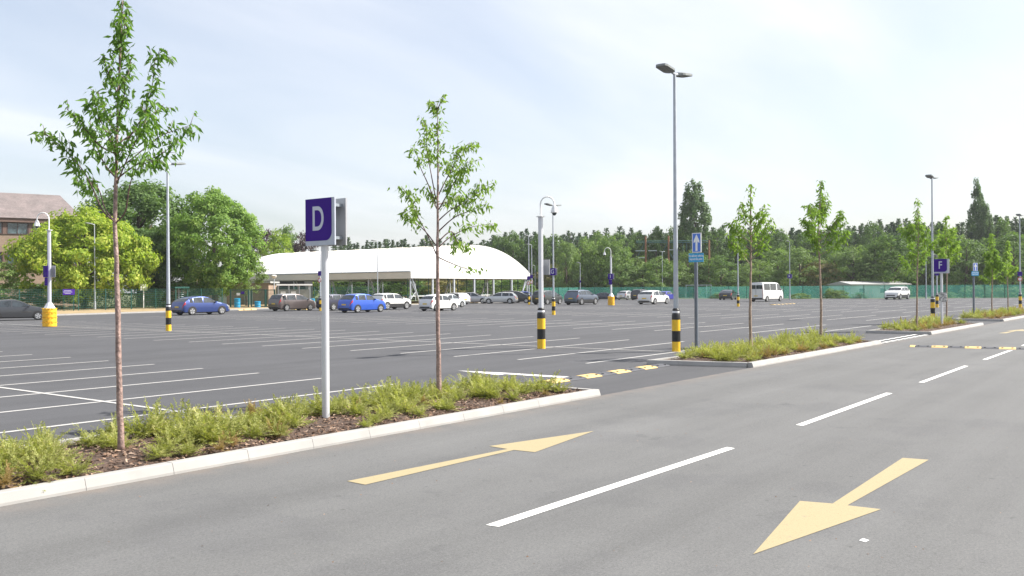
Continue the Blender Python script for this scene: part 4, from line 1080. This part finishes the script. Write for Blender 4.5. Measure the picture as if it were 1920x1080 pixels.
for zc, hh in ((9.55, 1.35), (5.95, 1.35)):
    for i in range(17):
        x = -1.4 - i * 2.75
        m = MB()
        m.box((x, -.02, zc + hh / 2), (2.3, .12, .09)); m.box((x, -.02, zc - hh / 2), (2.3, .12, .09))
        for q in (-1.1, 0, 1.1): m.box((x + q, -.02, zc), (.09 if q else .05, .12, hh - .09))
        f = m.build('window', M['frame_dark'], t)
        m = MB(); m.box((x, .02, zc), (2.1, .04, hh - .06)); m.build('pane', M['winglass'], f)
    for i in range(18):
        x = -.02 - i * 2.75
        m = MB(); m.box((x, .06, zc), (.4, .3, hh + .1)); m.build('brick_pier', M['fascia'], t)
A = G(395, 118); t = thing('brick_outbuilding', A, 'low brown brick outbuilding seen between the trunks behind the fence', 'building', None, rad(-50)); m = MB()
m.box((0, 0, 1.4), (16, 5, 2.8)); m.build('wall', M['brick'], t); m = MB(); m.box((0, 0, 2.9), (16.6, 5.6, .22)); m.build('roof', M['hut_roof'], t)
for x in (-5, -1.5, 2.2, 5.5):
    m = MB(); m.box((x, -2.53, 1.1), (1.0, .08, 2.1)); dd = m.build('door', M['hut_wall'], t); m = MB(); m.box((x + .35, -2.59, 1.1), (.05, .05, .2)); m.build('handle', M['galv'], dd)
A = G(505, 150); t = thing('dark_shed', A, 'dark storage building in the shade beyond the left end of the canopy', 'building', None, rad(-53)); m = MB()
m.box((0, 0, 2.0), (13, 6, 4.0)); m.build('wall', M['trim'], t); m = MB(); m.box((0, 0, 4.1), (13.5, 6.5, .25)); m.build('roof', M['fascia'], t)
A = G(1650, 149); t = thing('grey_hut', A, 'low hut with a pale grey roof behind the netting fence', 'hut', None, rad(-53 + 16)); m = MB()
z0 = Zat(533.5, 1650, 149); m.box((0, 3, z0 / 2), (11.0, 6, z0)); m.build('wall', M['hut_wall'], t)
m = MB(); m.add([(-5.9, -.4, z0), (5.9, -.4, z0 - .05), (5.9, 6.4, z0), (-5.9, 6.4, z0), (-5.9, 2.6, z0 + .55), (5.9, 2.6, z0 + .5), (-5.9, -.4, z0 + .1), (5.9, -.4, z0 + .05)], [(6, 7, 5, 4), (4, 5, 2, 3), (0, 1, 7, 6), (0, 6, 4, 3), (1, 2, 5, 7)]); m.build('roof', M['hut_roof'], t)
for x in (-3.5, .5, 3.8):
    m = MB(); m.box((x, -.03, z0 * .55), (1.2, .08, .9)); f = m.build('window', M['white'], t); m = MB(); m.box((x, -.08, z0 * .55), (1.05, .03, .75)); m.build('pane', M['winglass'], f)
A = G(1310, 157); t = thing('goal_frame', A, 'pale metal frame with nets behind the netting fence beside the black coupe', 'goal frame', None, rad(-50)); m = MB()
for x in (-2.2, -.4, 1.4, 2.2): m.box((x, 0, 1.15), (.1, .1, 2.3))
m.box((0, 0, 2.3), (4.6, .1, .1)); m.build('frame', M['galv'], t); m = MB(); m.box((0, .8, .06), (4.6, .1, .1))
for x in (-2.2, 2.2): m.tube([(x, 0, 2.3), (x, .8, .06)], .04, 6)
m.build('stay', M['galv'], t)
# rope course
A = G(1230, 172); t = thing('rope_course', A, 'high rope course of brown poles, beams and green cables above the bushes', 'rope course', None, math.atan2(RT.y, RT.x)); s = 172 / F
for u, tv in ((1211, 443), (1254, 442)):
    m = MB(); x = (u - 1230) * s; m.tube([(x, 0, 0), (x, 0, Zat(tv, u, 172))], [.24, .17], 10); m.build('pole', M['wood'], t, True)
m = MB()
for v, x0, x1 in ((452, 1193, 1330), (455, 1193, 1330)): m.tube([((x0 - 1230) * s, 0, Zat(v, 1230, 172)), ((x1 - 1230) * s, 0, Zat(v, 1230, 172))], .09, 5)
for a, va, b_, vb in ((1211, 452, 1195, 482), (1254, 452, 1240, 480), (1254, 470, 1262, 484)): m.tube([((a - 1230) * s, 0, Zat(va, 1230, 172)), ((b_ - 1230) * s, 0, Zat(vb, 1230, 172))], .06, 5)
for u in (1281, 1288, 1295, 1302, 1310, 1318): m.tube([((u - 1230) * s, 0, Zat(455, 1230, 172)), ((u - 1230) * s, 0, Zat(471, 1230, 172))], .06, 5)
m.build('cable', M['rope'], t)
for v, x0, x1 in ((470, 1192, 1209), (470, 1216, 1232), (468.5, 1253, 1270), (483, 1198, 1209)):
    m = MB(); m.box((((x0 + x1) / 2 - 1230) * s, 0, Zat(v, 1230, 172)), ((x1 - x0) * s, .3, .16)); m.build('beam', M['hut_wall'], t)
for u in (1330,):
    m = MB(); x = (u - 1230) * s; m.tube([(x, 0, 0), (x, 0, Zat(450, u, 172))], [.24, .17], 10); m.build('pole', M['wood'], t, True)

# ------------------------------------------------------------------ background trees
def crown_mesh(name, seed, ncl, per, lsz, shape='round', m=None, csz=.24, asp=1.0):
    r = random.Random(seed); mb = MB()
    cl = []
    while len(cl) < ncl:
        p = Vector((r.uniform(-1, 1), r.uniform(-1, 1), r.uniform(-1, 1)))
        if p.length > 1 or p.length < .35: continue
        if p.length < .70 and r.random() < .62: continue
        w = 1.0
        if shape == 'round': w = 1.0 if p.z < .25 else 1 - .18 * (p.z - .25)
        if shape == 'column': w = (1.25 if p.z > -.6 else 1.05) if p.z < .1 else 1.25 - .6 * (p.z - .1) ** 1.5
        if shape == 'dome': w = 1.12 if p.z < -.25 else 1.12 - .42 * (p.z + .25)
        if shape == 'cone': w = .55 - .5 * p.z
        cl.append((Vector((p.x * w, p.y * w, p.z)), csz * r.uniform(.6, 1.35)))
    for c, s in cl:
        n = int(per * (s / csz) ** 2)
        out = Vector((c.x, c.y, c.z * .6 + .25)).normalized()
        for i in range(n):
            q = Vector((r.gauss(0, 1), r.gauss(0, 1), r.gauss(0, 1))).normalized() * s * (r.random() ** .4)
            q.z *= .72 / asp ** (.3 if asp > 2 else 1)
            p = c + q; nn = (q.normalized() * .7 + out * .5 + Vector((r.uniform(-1, 1), r.uniform(-1, 1), r.uniform(-.6, 1))) * .75).normalized()
            a = nn.orthogonal().normalized(); a = Matrix.Rotation(r.uniform(0, 6.3), 3, nn) @ a; b_ = nn.cross(a); l = lsz * r.uniform(.6, 1.3)
            zq = lambda k: Vector((k.x, k.y, k.z / asp))
            mb.add([p - zq(a * l), p + zq(b_ * l * .55 + nn * l * .15), p + zq(a * l), p - zq(b_ * l * .55 - nn * l * .1)], [(0, 1, 2, 3)])
    me_o = mb.build(name, m); me = me_o.data; bpy.data.objects.remove(me_o); return me
def limb_mesh(seed, dens=9):
    """unit trunk with limbs: base at z=-1 of the crown box extended below by the tree builder"""
    r = random.Random(seed); mb = MB()
    mb.tube([(0, 0, 0), (.012, 0, .3), (-.01, .01, .62), (0, 0, .95)], [.034, .026, .017, .004], 9)
    for i in range(dens):
        a = 2.4 * i + r.uniform(-.4, .4); z = .28 + .5 * i / dens; L = r.uniform(.22, .36) * (1 - .4 * i / dens)
        p0 = Vector((0, 0, z)); d = Vector((math.cos(a), math.sin(a), .9)).normalized()
        mb.tube([p0, p0 + d * L * .5 + Vector((0, 0, -.02)), p0 + d * L], [.013, .009, .003], 6)
    o = mb.build('limbs', M['bark_grey'], None, True); me = o.data; bpy.data.objects.remove(o); return me
CR = {}
LIMB = [limb_mesh(s) for s in (1, 2)]
def crowns(key, m, n=2, ncl=115, per=52, lsz=.052, shape='round', csz=.22, asp=1.45):
    CR[key] = [crown_mesh('foliage', 100 + hash(key) % 7 + i * 13 + len(key), ncl, per, lsz, shape, M[m], csz, asp) for i in range(n)]
def tree(u, halfw, top_v, bot_v, d, key, label, group=None, name='broadleaf_tree', trunk=True, cat='tree', i=None, hy=None):
    p = G(u, d); zt = Zat(top_v, u, d); zb = Zat(bot_v, u, d) if bot_v < 600 else .0
    rw = halfw / F * d
    t = thing(name, p, label, cat, group, R.uniform(0, 6.3))
    me = CR[key][R.randrange(len(CR[key])) if i is None else i]
    o = bpy.data.objects.new('foliage', me); C.objects.link(o); o.parent = t
    hz = (zt - zb) / 2 / .98
    o.location = (0, 0, (zt + zb) / 2); o.scale = (rw / .92, (hy or rw) / .92, hz); o.rotation_euler = (0, 0, R.uniform(0, 6.3))
    if trunk:
        q = bpy.data.objects.new('trunk', LIMB[R.randrange(2)]); C.objects.link(q); q.parent = t; kx = min(zt * .95, rw * 2.0); q.scale = (kx, kx, zt * .95)
    return t
crowns('lime', 'lf_lime', 1, 250, 120, .029, csz=.145, asp=.62, shape='dome'); crowns('near_dark', 'lf_dark', 1, 250, 80, .036, csz=.175, asp=1.0); crowns('near_mid', 'lf_round', 1, 330, 110, .031, csz=.15, asp=1.2)
crowns('mid', 'lf_mid', 2); crowns('dark', 'lf_dark', 2); crowns('pale', 'lf_pale', 2); crowns('olive', 'lf_olive', 1); crowns('purple', 'lf_purple', 1); crowns('lime_far', 'lf_lime', 1)
crowns('poplar', 'lf_poplar', 2, 300, 46, .095, 'column', .20, 4.2); crowns('wispy', 'lf_pale', 1, 60, 40, .07, 'cone', .22)
tree(158, 112, 396, 556, 91, 'lime', 'broad lime green tree behind the left security camera pole', hy=6.5)
tree(262, 100, 342, 520, 106, 'near_dark', 'tall dark green tree behind the lime green tree')
tree(292, 62, 432, 548, 99, 'near_dark', 'low dark green tree between the lime green and the round green tree')
tree(402, 80, 356, 551, 99, 'near_mid', 'big round mid green tree left of the canopy')
tree(462, 34, 478, 552, 103, 'pale', 'small pale green tree tucked under the left end of the canopy')
tree(372, 30, 512, 556, 108, 'olive', 'small olive tree behind the turnstile')
tree(-12, 36, 484, 560, 84, 'mid', 'mid green bush at the left edge of the picture', cat='bush', name='bush')
for u, hw, tv, lab in ((40, 70, 528, 'dark bush under the lime green tree, left of its trunk'), (108, 60, 532, 'dark bush under the lime green tree, behind the purple board'), (330, 60, 525, 'dark bush behind the striped lamp post base')):
    tree(u, hw, tv, 640, 97, 'dark', lab, name='bush', trunk=False, cat='bush', hy=2.0)
# clipped hedge
r = random.Random(5); mb = MB()
for i in range(5200):
    x, y, z = r.uniform(-4.2, 4.2), r.uniform(-.7, .7), r.uniform(.05, 1.6); f = r.randrange(3)
    if f == 0: y = r.uniform(-.78, -.66)
    elif f == 1: z = r.uniform(1.5, 1.66)
    n = Vector((r.uniform(-1, 1), r.uniform(-1.4, .6), r.uniform(-.4, 1.2))).normalized(); a = n.orthogonal().normalized(); b_ = n.cross(a); p = Vector((x, y, z)); l = r.uniform(.05, .10)
    mb.add([p - a * l, p + b_ * l * .6, p + a * l, p - b_ * l * .6], [(0, 1, 2, 3)])
h = mb.build('clipped_hedge', M['lf_mid'], None); h.location = G(232, 93); h.rotation_euler = (0, 0, rad(-20)); tag(h, 'clipped green hedge behind the fence, beside the white notice post', 'hedge')
# behind the canopy
tree(497, 26, 426, 560, 172, 'purple', 'dark purple leaved tree left behind the canopy'); tree(572, 24, 430, 560, 176, 'purple', 'dark purple leaved tree just left of the D sign panel')
tree(536, 30, 424, 560, 190, 'mid', 'mid green tree between the two purple leaved trees'); tree(522, 34, 436, 555, 160, 'lime_far', 'bright yellow green tree above the left end of the canopy roof')
# conifers
def conifer_mesh(seed, wide=.17):
    r = random.Random(seed); mb = MB(); mb.cur = 1; mb.tube([(0, 0, 0), (0, 0, .96)], [.012, .002], 6); mb.cur = 0
    lv = 34; lean = r.uniform(-.03, .03)
    for i in range(lv):
        h = i / lv; z = .03 + .95 * h; rad_ = wide * (1 - h) ** .72 * r.uniform(.75, 1.15) + .003
        for k in range(int(13 - 6 * h)):
            a = r.uniform(0, 6.28); L = rad_ * r.uniform(.6, 1.15); d = Vector((math.cos(a), math.sin(a), 0)); s = Vector((-math.sin(a), math.cos(a), 0))
            for q in range(7):
                f = (q + .7) / 7; p = d * L * f + Vector((lean * h, 0, z + .05 * f - .035 * f * f + r.uniform(-.012, .012))) + s * r.uniform(-.3, .3) * L * .6
                w = .021 * (1.15 - .55 * h) * r.uniform(.7, 1.3); dd = (d * r.uniform(.2, 1) + s * r.uniform(-.8, .8) + Vector((0, 0, r.uniform(.1, 1.2)))).normalized(); ss = dd.cross(Vector((r.uniform(-1, 1), r.uniform(-1, 1), 1))).normalized()
                mb.add([p - dd * w * .7, p + ss * w * .5, p + dd * w * 1.2, p - ss * w * .5], [(0, 1, 2, 3)])
    o = mb.build('foliage', [M['lf_conifer'], M['bark_grey']]); me = o.data; bpy.data.objects.remove(o); return me
CON = [conifer_mesh(60 + i, w) for i, w in enumerate((.19, .25, .21, .28))]
sky_line = [(640, 452), (700, 449), (760, 451), (830, 452), (900, 450), (935, 438), (1000, 434), (1050, 438), (1100, 436), (1150, 436), (1200, 433), (1245, 434), (1290, 425), (1340, 432), (1400, 428), (1450, 432), (1520, 434), (1560, 430), (1600, 428), (1625, 418), (1660, 416), (1700, 419), (1760, 420), (1810, 416), (1860, 414), (1905, 406), (1960, 410), (2050, 408)]
def con(u, v, d, wide=1.0):
    p = G(u, d); zt = Zat(v, u, d)
    t = bpy.data.objects.new('conifer_tree', CON[R.randrange(4)]); C.objects.link(t); t.location = p; t.scale = (zt * wide, zt * wide, zt); t.rotation_euler = (0, 0, R.uniform(0, 6.3))
    tag(t, 'dark conifer in the tall unbroken row beyond the car park', 'conifer', 'conifers in the tree line')
u = 628
while u < 2060:
    v = interp(sky_line, max(640, min(2050, u))) + R.choice((-10, -5, -2, 0, 4, 7)) + R.uniform(-3, 3)
    con(u, v, R.uniform(196, 212), R.uniform(1.0, 1.35)); u += R.uniform(5, 9.5)
u = 915
while u < 2060:
    v = interp(sky_line, u) + R.uniform(6, 26); con(u, v, R.uniform(184, 194), R.uniform(1.0, 1.35)); u += R.uniform(11, 19)
tree(1303, 23, 336, 530, 186, 'poplar', 'tall columnar poplar standing above the tree line by the tallest lamp post', name='poplar_tree', i=0)
tree(1833, 13, 336, 530, 190, 'poplar', 'taller spire of the twin poplar at the right', name='poplar_tree', i=1)
tree(1848, 12, 378, 530, 188, 'poplar', 'shorter leaning spire of the twin poplar at the right', name='poplar_tree', i=0)
# broadleaved belt behind the netting fence
belt_ = [(1040, 36, 497, 'olive'), (1062, 24, 452, 'pale'), (1068, 30, 515, 'mid'), (1092, 34, 445, 'mid'), (1128, 42, 447, 'mid'), (1150, 34, 440, 'mid'), (1182, 36, 470, 'pale'), (1160, 40, 492, 'pale'), (1205, 38, 500, 'pale'), (1232, 36, 482, 'mid'), (1262, 34, 490, 'pale'), (1290, 30, 470, 'pale'), (1322, 38, 478, 'mid'),
         (1352, 40, 480, 'dark'), (1395, 38, 505, 'pale'), (1425, 40, 488, 'pale'), (1458, 38, 470, 'mid'), (1500, 44, 466, 'pale'), (1540, 40, 488, 'olive'), (1565, 44, 456, 'mid'), (1600, 50, 462, 'pale'), (1640, 44, 446, 'mid'), (1672, 48, 438, 'mid'), (1700, 44, 450, 'dark'), (1736, 48, 440, 'mid'),
         (1775, 46, 428, 'mid'), (1812, 48, 452, 'dark'), (1856, 48, 446, 'mid'), (1900, 44, 436, 'mid'), (1945, 48, 434, 'dark'), (2000, 50, 440, 'mid')]
names_ = {'olive': 'tawny olive broadleaved tree behind the netting fence', 'pale': 'pale green broadleaved tree behind the netting fence', 'mid': 'mid green broadleaved tree behind the netting fence', 'dark': 'dark green broadleaved tree behind the netting fence'}
for u, hw, tv, k in belt_:
    tree(u, hw, tv + R.uniform(-3, 3), 562, R.uniform(154, 172) if u > 1400 else R.uniform(166, 178), k, names_[k], group=k + ' trees behind the netting fence')
for u, hw, tv in ((1815, 22, 536), (1840, 30, 534), (1875, 30, 540), (1905, 28, 537), (1780, 16, 548), (1560, 14, 540), (1575, 16, 544), (1345, 18, 548), (1500, 20, 550), (1610, 12, 548)):
    tree(u, hw, tv, 566, 143.5 if u > 1450 else 153, 'pale', 'grey green bush growing against the back of the netting', 'bushes against the netting', 'bush', False, 'bush', hy=1.2)
for u, hw, tv, k in ((935, 24, 441, 'dark'), (962, 28, 437, 'dark'), (1040, 26, 440, 'dark'), (1160, 28, 437, 'dark'), (1230, 26, 432, 'dark'), (1385, 30, 433, 'dark'), (1465, 28, 434, 'dark'), (1550, 30, 432, 'dark'), (1590, 30, 430, 'dark'), (1640, 30, 420, 'dark'), (1765, 32, 420, 'dark'), (1012, 24, 437, 'dark'), (1120, 30, 434, 'dark'), (1196, 26, 436, 'dark'), (1262, 30, 428, 'dark'), (1282, 26, 424, 'dark'), (1345, 28, 432, 'dark'), (1425, 30, 430, 'dark'), (1505, 28, 436, 'dark'), (1720, 34, 418, 'dark'), (1885, 30, 414, 'dark')):
    tree(u, hw, tv - 2, 562, R.uniform(184, 192), k, 'dark rounded tree among the conifers of the far tree line', group='rounded trees in the far tree line')
# under the canopy, far side
for u, hw, tv, k, lab in ((620, 40, 500, 'mid', 'mid green tree seen under the left half of the canopy'), (690, 50, 498, 'dark', 'dark green tree seen under the middle of the canopy'), (760, 46, 505, 'mid', 'mid green tree seen under the canopy behind its corner leg'), (560, 36, 505, 'lime_far', 'bright green tree seen under the canopy left of the D sign'), (835, 44, 515, 'olive', 'olive tree seen under the canopy behind the small white hatchback'), (915, 44, 508, 'pale', 'pale green tree seen under the right half of the canopy'), (965, 36, 515, 'mid', 'mid green tree seen under the right end of the canopy')):
    tree(u, hw, tv, 575, 158, k, lab)

# ------------------------------------------------------------------ small litter and stains on the road
r = random.Random(9)
g = MB()
for i in range(420):
    x, y = r.uniform(3, 26), r.uniform(.5, 8.3); s = r.uniform(.004, .013); a = r.uniform(0, 6.3)
    g.add([(x + s * math.cos(a + q), y + s * .7 * math.sin(a + q), .0045 + (s * .6 if q == 0 else 0)) for q in (0, 1.5, 3.1, 4.6)], [(0, 1, 2), (0, 2, 3)])
s_ = g.build('loose_grit', M['chips']); tag(s_, 'loose grit scattered on the road', 'grit', None, 'stuff')
g = MB(); p = P(1620, 1015); g.add([(p.x - .035, p.y - .02, .007), (p.x + .03, p.y - .03, .007), (p.x + .04, p.y + .02, .012), (p.x - .02, p.y + .03, .007)], [(0, 1, 2, 3)])
s_ = g.build('litter_scrap', M['white']); tag(s_, 'small white scrap of litter beside the arrow that points towards us', 'litter')

# ------------------------------------------------------------------ light, sky, camera
SAZ = rad(-45); SEL = rad(44)
sd = Vector((math.cos(SAZ) * math.cos(SEL), math.sin(SAZ) * math.cos(SEL), math.sin(SEL)))
sl = bpy.data.lights.new('sun', 'SUN'); sl.energy = SUN; sl.angle = rad(.53); sl.color = (1, .955, .88)
so = bpy.data.objects.new('sun', sl); C.objects.link(so); so.rotation_euler = sd.to_track_quat('Z', 'Y').to_euler(); so.location = (0, 0, 60)
w = bpy.data.worlds.new('World'); bpy.context.scene.world = w; w.use_nodes = True; nt = w.node_tree; nt.nodes.clear()
out = nt.nodes.new('ShaderNodeOutputWorld')
sk = nt.nodes.new('ShaderNodeTexSky'); sk.sky_type = 'NISHITA'; sk.sun_disc = False; sk.sun_elevation = SEL; sk.sun_rotation = PI / 2 - SAZ
sk.air_density = 1.0; sk.dust_density = 2.6; sk.ozone_density = 1.0; sk.altitude = 50
b1_ = nt.nodes.new('ShaderNodeBackground'); b1_.inputs[1].default_value = SKY; nt.links.new(sk.outputs[0], b1_.inputs[0])
b2_ = nt.nodes.new('ShaderNodeBackground'); b2_.inputs[0].default_value = (.95, .96, 1, 1); b2_.inputs[1].default_value = CLOUD
tc = nt.nodes.new('ShaderNodeTexCoord'); sx = nt.nodes.new('ShaderNodeSeparateXYZ'); nt.links.new(tc.outputs['Generated'], sx.inputs[0])
mz = N(nt, 'ShaderNodeMath', operation='MAXIMUM'); nt.links.new(sx.outputs[2], mz.inputs[0]); mz.inputs[1].default_value = .0
ad = N(nt, 'ShaderNodeMath', operation='ADD'); nt.links.new(mz.outputs[0], ad.inputs[0]); ad.inputs[1].default_value = .16
dv = nt.nodes.new('ShaderNodeVectorMath'); dv.operation = 'DIVIDE'; nt.links.new(tc.outputs['Generated'], dv.inputs[0])
cb = nt.nodes.new('ShaderNodeCombineXYZ')
for q in range(3): nt.links.new(ad.outputs[0], cb.inputs[q])
nt.links.new(cb.outputs[0], dv.inputs[1])
mp = nt.nodes.new('ShaderNodeMapping'); mp.inputs['Rotation'].default_value = (0, 0, rad(28)); mp.inputs['Scale'].default_value = (.55, 1.5, 0); mp.inputs['Location'].default_value = (SKYOFF, SKYOFF * .7, 0)
nt.links.new(dv.outputs[0], mp.inputs[0])
nz = N(nt, 'ShaderNodeTexNoise', Scale=.95, Detail=7.0, Roughness=.5, Distortion=.4); nt.links.new(mp.outputs[0], nz.inputs['Vector'])
fac = ramp(nt, nz.outputs[0], [(.30, (.30, .30, .30, 1)), (.52, (.48, .48, .48, 1)), (.76, (.80, .80, .80, 1))])
mx = nt.nodes.new('ShaderNodeMixShader'); nt.links.new(fac, mx.inputs[0]); nt.links.new(b1_.outputs[0], mx.inputs[1]); nt.links.new(b2_.outputs[0], mx.inputs[2])
nt.links.new(mx.outputs[0], out.inputs[0])
# thin summer haze: one closed box of even air round the place
g = MB(); g.box((80, 60, 21.5), (760, 760, 47)); hz_m, hnt, ho = nodes('haze_air')
pv = hnt.nodes.new('ShaderNodeVolumePrincipled'); pv.inputs['Color'].default_value = (.93, .96, 1, 1); pv.inputs['Density'].default_value = HAZE; pv.inputs['Anisotropy'].default_value = .2
hnt.links.new(pv.outputs[0], ho.inputs['Volume'])
hz = g.build('haze', hz_m); tag(hz, 'thin pale summer haze in the air', 'haze', None, 'stuff')
cam = bpy.data.cameras.new('camera'); co = bpy.data.objects.new('camera', cam); C.objects.link(co)
cam.sensor_width = 36; cam.lens = F / 1920 * 36; cam.shift_y = (540 - HC) / 1920 * -1; cam.clip_end = 4000; cam.clip_start = .05
c_, s_ = math.cos(RO), math.sin(RO)
rx = RT * c_ + UP * s_; ux = RT * -s_ + UP * c_
co.matrix_world = Matrix(((rx.x, ux.x, -FW.x, 0), (rx.y, ux.y, -FW.y, 0), (rx.z, ux.z, -FW.z, H), (0, 0, 0, 1)))
sc = bpy.context.scene; sc.camera = co
sc.view_settings.view_transform = 'Standard'; sc.view_settings.look = 'None'; sc.view_settings.exposure = EXPO; sc.view_settings.gamma = 1
sc.cycles.max_bounces = 6; sc.cycles.transparent_max_bounces = 12; sc.cycles.use_denoising = True
